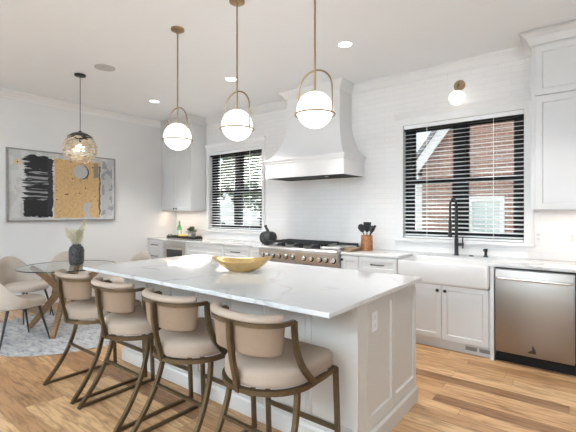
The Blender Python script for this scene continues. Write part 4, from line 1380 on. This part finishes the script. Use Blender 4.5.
for lat in range(11):
    th0 = R(44 + lat * 11.2)
    ncell = max(7, int(15 * math.sin(th0)))
    for k in range(ncell):
        ph = 2 * PI * (k + rr.uniform(0, 0.6)) / ncell
        wd_ = 2 * PI / ncell * rr.uniform(0.75, 1.15)
        tilt = rr.uniform(-0.10, 0.10)
        m_ = 6
        up_, dn_ = [], []
        rad = DR * rr.uniform(0.965, 1.01)
        for q in range(m_ + 1):
            s_ = q / m_
            pp = ph + wd_ * (s_ - 0.5)
            hw = R(4.6) * math.sin(PI * (0.12 + 0.76 * s_))
            tc_ = th0 + tilt * (s_ - 0.5) + R(2.0) * math.sin(s_ * 2 * PI)
            for L, tt, ro in ((up_, tc_ - hw, 1.0), (dn_, tc_ + hw, 1.04)):
                L.append(mb.bm.verts.new((DX + rad * ro * math.sin(tt) * math.cos(pp), DY + rad * ro * math.sin(tt) * math.sin(pp), DZ + rad * math.cos(tt))))
        for q in range(m_):
            mb.bm.faces.new((up_[q], up_[q + 1], dn_[q + 1], dn_[q]))
mb.build('openwork_shade', 'flake', dp, smooth=0)
MB().lathe([(0.001, DZ - 0.05)] + [(0.05 * math.sin(PI * k / 12), DZ - 0.05 * math.cos(PI * k / 12)) for k in range(1, 12)] + [(0.001, DZ + 0.05)], (DX, DY, 0), 20).build('bulb', 'bulb', dp, smooth=80)
MB().tube([(DX, DY, DZ + 0.045), (DX, DY, DZ + DR - 0.004)], 0.014, 10).build('socket', 'black', dp)

# painting on the left wall
py0, py1, pz0, pz1 = 1.84, 3.416, 1.257, 2.31
pt = thing('wall_painting', 'wide abstract painting of black, gold and grey blocks on the left wall', 'painting', (XL, (py0 + py1) / 2, pz0))
yc = (py0 + py1) / 2
fr = MB().ring(py0, py1, pz0, pz1, 0.022, 0, 0.045)
for v in fr.bm.verts:           # turn the XZ frame into the YZ plane of the left wall
    x, y, z = v.co
    v.co = (XL + 0.0015 + y, x, z)
fr.build('frame', 'canvas_frame', pt, smooth=0)
cv = MB().box(XL + 0.002, XL + 0.032, py0 + 0.0215, py1 - 0.0215, pz0 + 0.0215, pz1 - 0.0215)
cv.build('canvas', 'art', pt, smooth=0)

# ------------------------------------------------------------------ things on the worktops
CT = 0.9142
ty0, ty1, tx0, tx1 = 4.343, 4.517, -6.30, -5.47
ty = thing('serving_tray', 'long black tray on the left worktop under the corner cabinet', 'tray', ((tx0 + tx1) / 2, 4.43, CT))
MB().box(tx0, tx1, ty0, ty1, CT + 0.0005, CT + 0.012).build('tray_base', 'tray', ty)
rm = MB().ring(tx0, tx1, ty0, ty1, 0.012, 0, 1)
for v in rm.bm.verts:
    x, y, z = v.co
    v.co = (x, z, CT + 0.0125 + y * 0.026)
rm.build('tray_rim', 'tray', ty, smooth=0)
for s_, xx in ((-1, tx0), (1, tx1)):
    MB().tube([(xx, 4.39, CT + 0.035), (xx + s_ * 0.02, 4.395, CT + 0.055), (xx + s_ * 0.02, 4.465, CT + 0.055), (xx, 4.47, CT + 0.035)], 0.006, 8).build('handle', 'tray', ty)
TZ = CT + 0.0123
bx, by = -6.02, 4.43
bt = thing('glass_bottle', 'green glass bottle with a pale label standing on the black tray', 'bottle', (bx, by, TZ))
MB().lathe([(0.001, TZ), (0.040, TZ), (0.043, TZ + 0.008), (0.043, TZ + 0.15), (0.036, TZ + 0.19), (0.017, TZ + 0.235), (0.015, TZ + 0.29), (0.018, TZ + 0.292), (0.018, TZ + 0.305), (0.001, TZ + 0.306)], (bx, by, 0), 24).build('body', 'bottle', bt)
MB().lathe([(0.0436, TZ + 0.04), (0.044, TZ + 0.041), (0.044, TZ + 0.135), (0.0436, TZ + 0.136)], (bx, by, 0), 24).build('label', 'label', bt)
for i, (lx, ly, lb) in enumerate(((-5.955, 4.395, 'yellow lemon on the tray in front of the green bottle'), (-5.875, 4.43, 'middle yellow lemon on the tray between bottle and potted succulent'), (-5.80, 4.395, 'yellow lemon on the tray nearest to the potted succulent'))):
    MBl = MB()
    prof = [(0.001, -0.043), (0.008, -0.038)] + [(0.032 * math.sin(PI * k / 12), -0.034 * math.cos(PI * k / 12)) for k in range(2, 11)] + [(0.008, 0.038), (0.001, 0.043)]
    MBl.lathe(prof, (lx, ly, TZ + 0.0325), 16, 'X')
    o = MBl.build('lemon', 'lemon')
    tag(o, lb, 'lemon', 'lemons on the black tray')
px, py = -5.655, 4.43
pp = thing('potted_succulent', 'green succulent in a grey pot on the right end of the black tray', 'plant', (px, py, TZ))
MB().lathe([(0.001, TZ), (0.06, TZ), (0.066, TZ + 0.01), (0.072, TZ + 0.10), (0.064, TZ + 0.10), (0.06, TZ + 0.085), (0.001, TZ + 0.084)], (px, py, 0), 24).build('pot', 'pot', pp)
mb = MB()
rr = random.Random(3)
for k in range(90):
    th = rr.uniform(0.05, 1.75)
    ph = rr.uniform(0, 2 * PI)
    d = Vector((math.sin(th) * math.cos(ph), math.sin(th) * math.sin(ph), math.cos(th)))
    c = Vector((px, py, TZ + 0.115)) + Vector((d.x * 0.04, d.y * 0.04, d.z * 0.025))
    ln = rr.uniform(0.05, 0.085)
    sd_ = d.cross(Vector((0, 0, 1)))
    sd_ = (sd_ if sd_.length > 0.05 else Vector((1, 0, 0))).normalized() * 0.017
    nn_ = d.cross(sd_).normalized() * 0.007
    q = [c - sd_ * 0.5, c + d * ln * 0.55 - sd_, c + d * ln, c + d * ln * 0.55 + sd_, c + sd_ * 0.5]
    vv = [mb.bm.verts.new(x + nn_ * (0.0 if i in (0, 4) else -0.6)) for i, x in enumerate(q)]
    ctr = mb.bm.verts.new(c + d * ln * 0.5 + nn_)
    for i in range(5):
        mb.bm.faces.new((vv[i], vv[(i + 1) % 5], ctr))
mb.build('leaf_rosette', 'succulent', pp, smooth=0)

# black ceramic pumpkin
kx, ky = -3.775, 4.36
pk = thing('ceramic_pumpkin', 'matte black pumpkin with a curved stem on the worktop left of the range', 'ornament', (kx, ky, CT))
rings = []
for j in range(15):
    u = j / 14
    a = PI * u
    r_ = 0.02 + 0.108 * math.sin(a) ** 0.75
    z = CT + 0.102 - 0.102 * math.cos(a) + (-0.012 * (1 - math.sin(a)) if u > 0.5 else 0.0)
    rings.append([(kx + r_ * (1 - 0.07 * abs(math.sin(4 * t_)) ** 0.5 * 0 + 0.045 * math.cos(9 * t_)) * math.cos(t_), ky + r_ * (1 + 0.045 * math.cos(9 * t_)) * math.sin(t_), z) for t_ in [2 * PI * k / 72 for k in range(72)]])
MB().loft(rings).build('gourd', 'pumpkin', pk, smooth=60)
MB().tube([(kx, ky, CT + 0.18), (kx - 0.01, ky, CT + 0.215), (kx - 0.035, ky, CT + 0.245), (kx - 0.05, ky - 0.005, CT + 0.282)], [0.028, 0.021, 0.018, 0.024], 10).build('stem', 'pumpkin', pk)

# utensil crock
ux, uy = -2.20, 4.44
uc = tag(MB().lathe([(0.001, CT), (0.068, CT), (0.071, CT + 0.006), (0.072, CT + 0.08), (0.072, CT + 0.190), (0.067, CT + 0.192), (0.065, CT + 0.18), (0.064, CT + 0.012), (0.001, CT + 0.01)], (ux, uy, 0), 32).build('utensil_crock', 'crock'), 'hammered copper crock on the worktop right of the range', 'crock')
def utensil(name, label, top, lean, head, side):
    sx_, sy_ = -0.61 * side, 0.79 * side
    t = thing(name, label, 'kitchen utensil', (ux, uy, CT + 0.012), 'black utensils in the copper crock')
    b = Vector((ux - lean[0] * 0.5 + sx_, uy - lean[1] * 0.5 + sy_, CT + 0.018))
    e = Vector((ux + lean[0] + sx_, uy + lean[1] + sy_, CT + top))
    MB().tube([b, b.lerp(e, 0.5), e], 0.006, 8).build('handle', 'utensil', t)
    mb = MB()
    d = (e - b).normalized()
    sd_ = Vector((0.79, 0.61, 0)); sd_ = (sd_ - d * sd_.dot(d)).normalized()
    nn_ = d.cross(sd_).normalized()
    if head == 'spatula':
        sec = [(0.008, -0.01), (0.030, 0.015), (0.036, 0.06), (0.038, 0.105)]
    elif head == 'spoon':
        sec = [(0.008, -0.008), (0.022, 0.015), (0.032, 0.045), (0.030, 0.07), (0.012, 0.092)]
    elif head == 'ladle':
        sec = [(0.008, -0.006), (0.024, 0.012), (0.030, 0.036), (0.026, 0.058), (0.01, 0.072)]
    else:
        sec = [(0.006, -0.01), (0.010, 0.02), (0.011, 0.06), (0.012, 0.09)]
    rings = []
    for w_, l_ in sec:
        w_ *= 1.3; l_ *= 1.1
        c = e + d * l_
        bow = 0.010 if head in ('spoon', 'ladle') else 0.002
        rings.append([c - sd_ * w_, c - nn_ * (bow + 0.003), c + sd_ * w_, c + nn_ * 0.003 - nn_ * bow * 0.4])
    mb.loft(rings).build('head', 'utensil', t)
utensil('slotted_spoon', 'black cooking spoon leaning left in the copper crock', 0.235, (-0.046, -0.030), 'spoon', -0.022)
utensil('kitchen_spatula', 'wide black spatula standing tallest in the middle of the crock', 0.240, (0.004, 0.003), 'spatula', 0.016)
utensil('soup_ladle', 'black round ladle right of the spatula in the copper crock', 0.235, (0.040, 0.028), 'ladle', -0.004)
utensil('serving_tongs', 'thin black utensil leaning far right out of the copper crock', 0.225, (0.056, 0.040), 'tongs', 0.034)

# cutting board beside the range
cb_ = MB()
bd = [(-2.345, 4.13), (-2.262, 4.13), (-2.262, 4.40), (-2.285, 4.44), (-2.29, 4.53), (-2.315, 4.53), (-2.32, 4.44), (-2.345, 4.40)]
cb_.prism(bd, CT + 0.0002, CT + 0.036, 'Z', 0.004)
tag(cb_.build('cutting_board', 'board'), 'dark wooden paddle board lying between the range and the copper crock', 'cutting board')

# gold bowl on the island
gx, gy = -2.24, 2.26
gb = MB()
u_ = Vector((math.cos(R(38)), math.sin(R(38)), 0)); v_ = Vector((-u_.y, u_.x, 0))
na, nr = 48, 10
def bowl_pt(a, t, inner):
    c_, s_ = math.cos(a), math.sin(a)
    Lx = 0.085 + (0.250 - 0.085) * t ** 0.85
    Ly = 0.060 + (0.125 - 0.060) * t ** 0.8
    rimz = 0.080 + 0.038 * abs(c_) ** 2.2 + 0.012 * (s_ if s_ > 0 else 0)
    z = rimz * t ** 1.25
    if inner:
        Lx -= 0.005; Ly -= 0.005; z = max(z, 0.006) + (0 if t > 0.98 else 0.003)
    return Vector((gx, gy, CT + 0.0002)) + u_ * (Lx * c_) + v_ * (Ly * s_) + Vector((0, 0, z))
rings = [[bowl_pt(2 * PI * k / na, j / nr, False) for k in range(na)] for j in range(nr + 1)]
rings += [[bowl_pt(2 * PI * k / na, j / nr, True) for k in range(na)] for j in range(nr, -1, -1)]
gb.loft(rings)
tag(gb.build('decorative_bowl', 'gold', smooth=60), 'gold boat-shaped bowl on the island countertop', 'bowl')

bpy.context.view_layer.update()
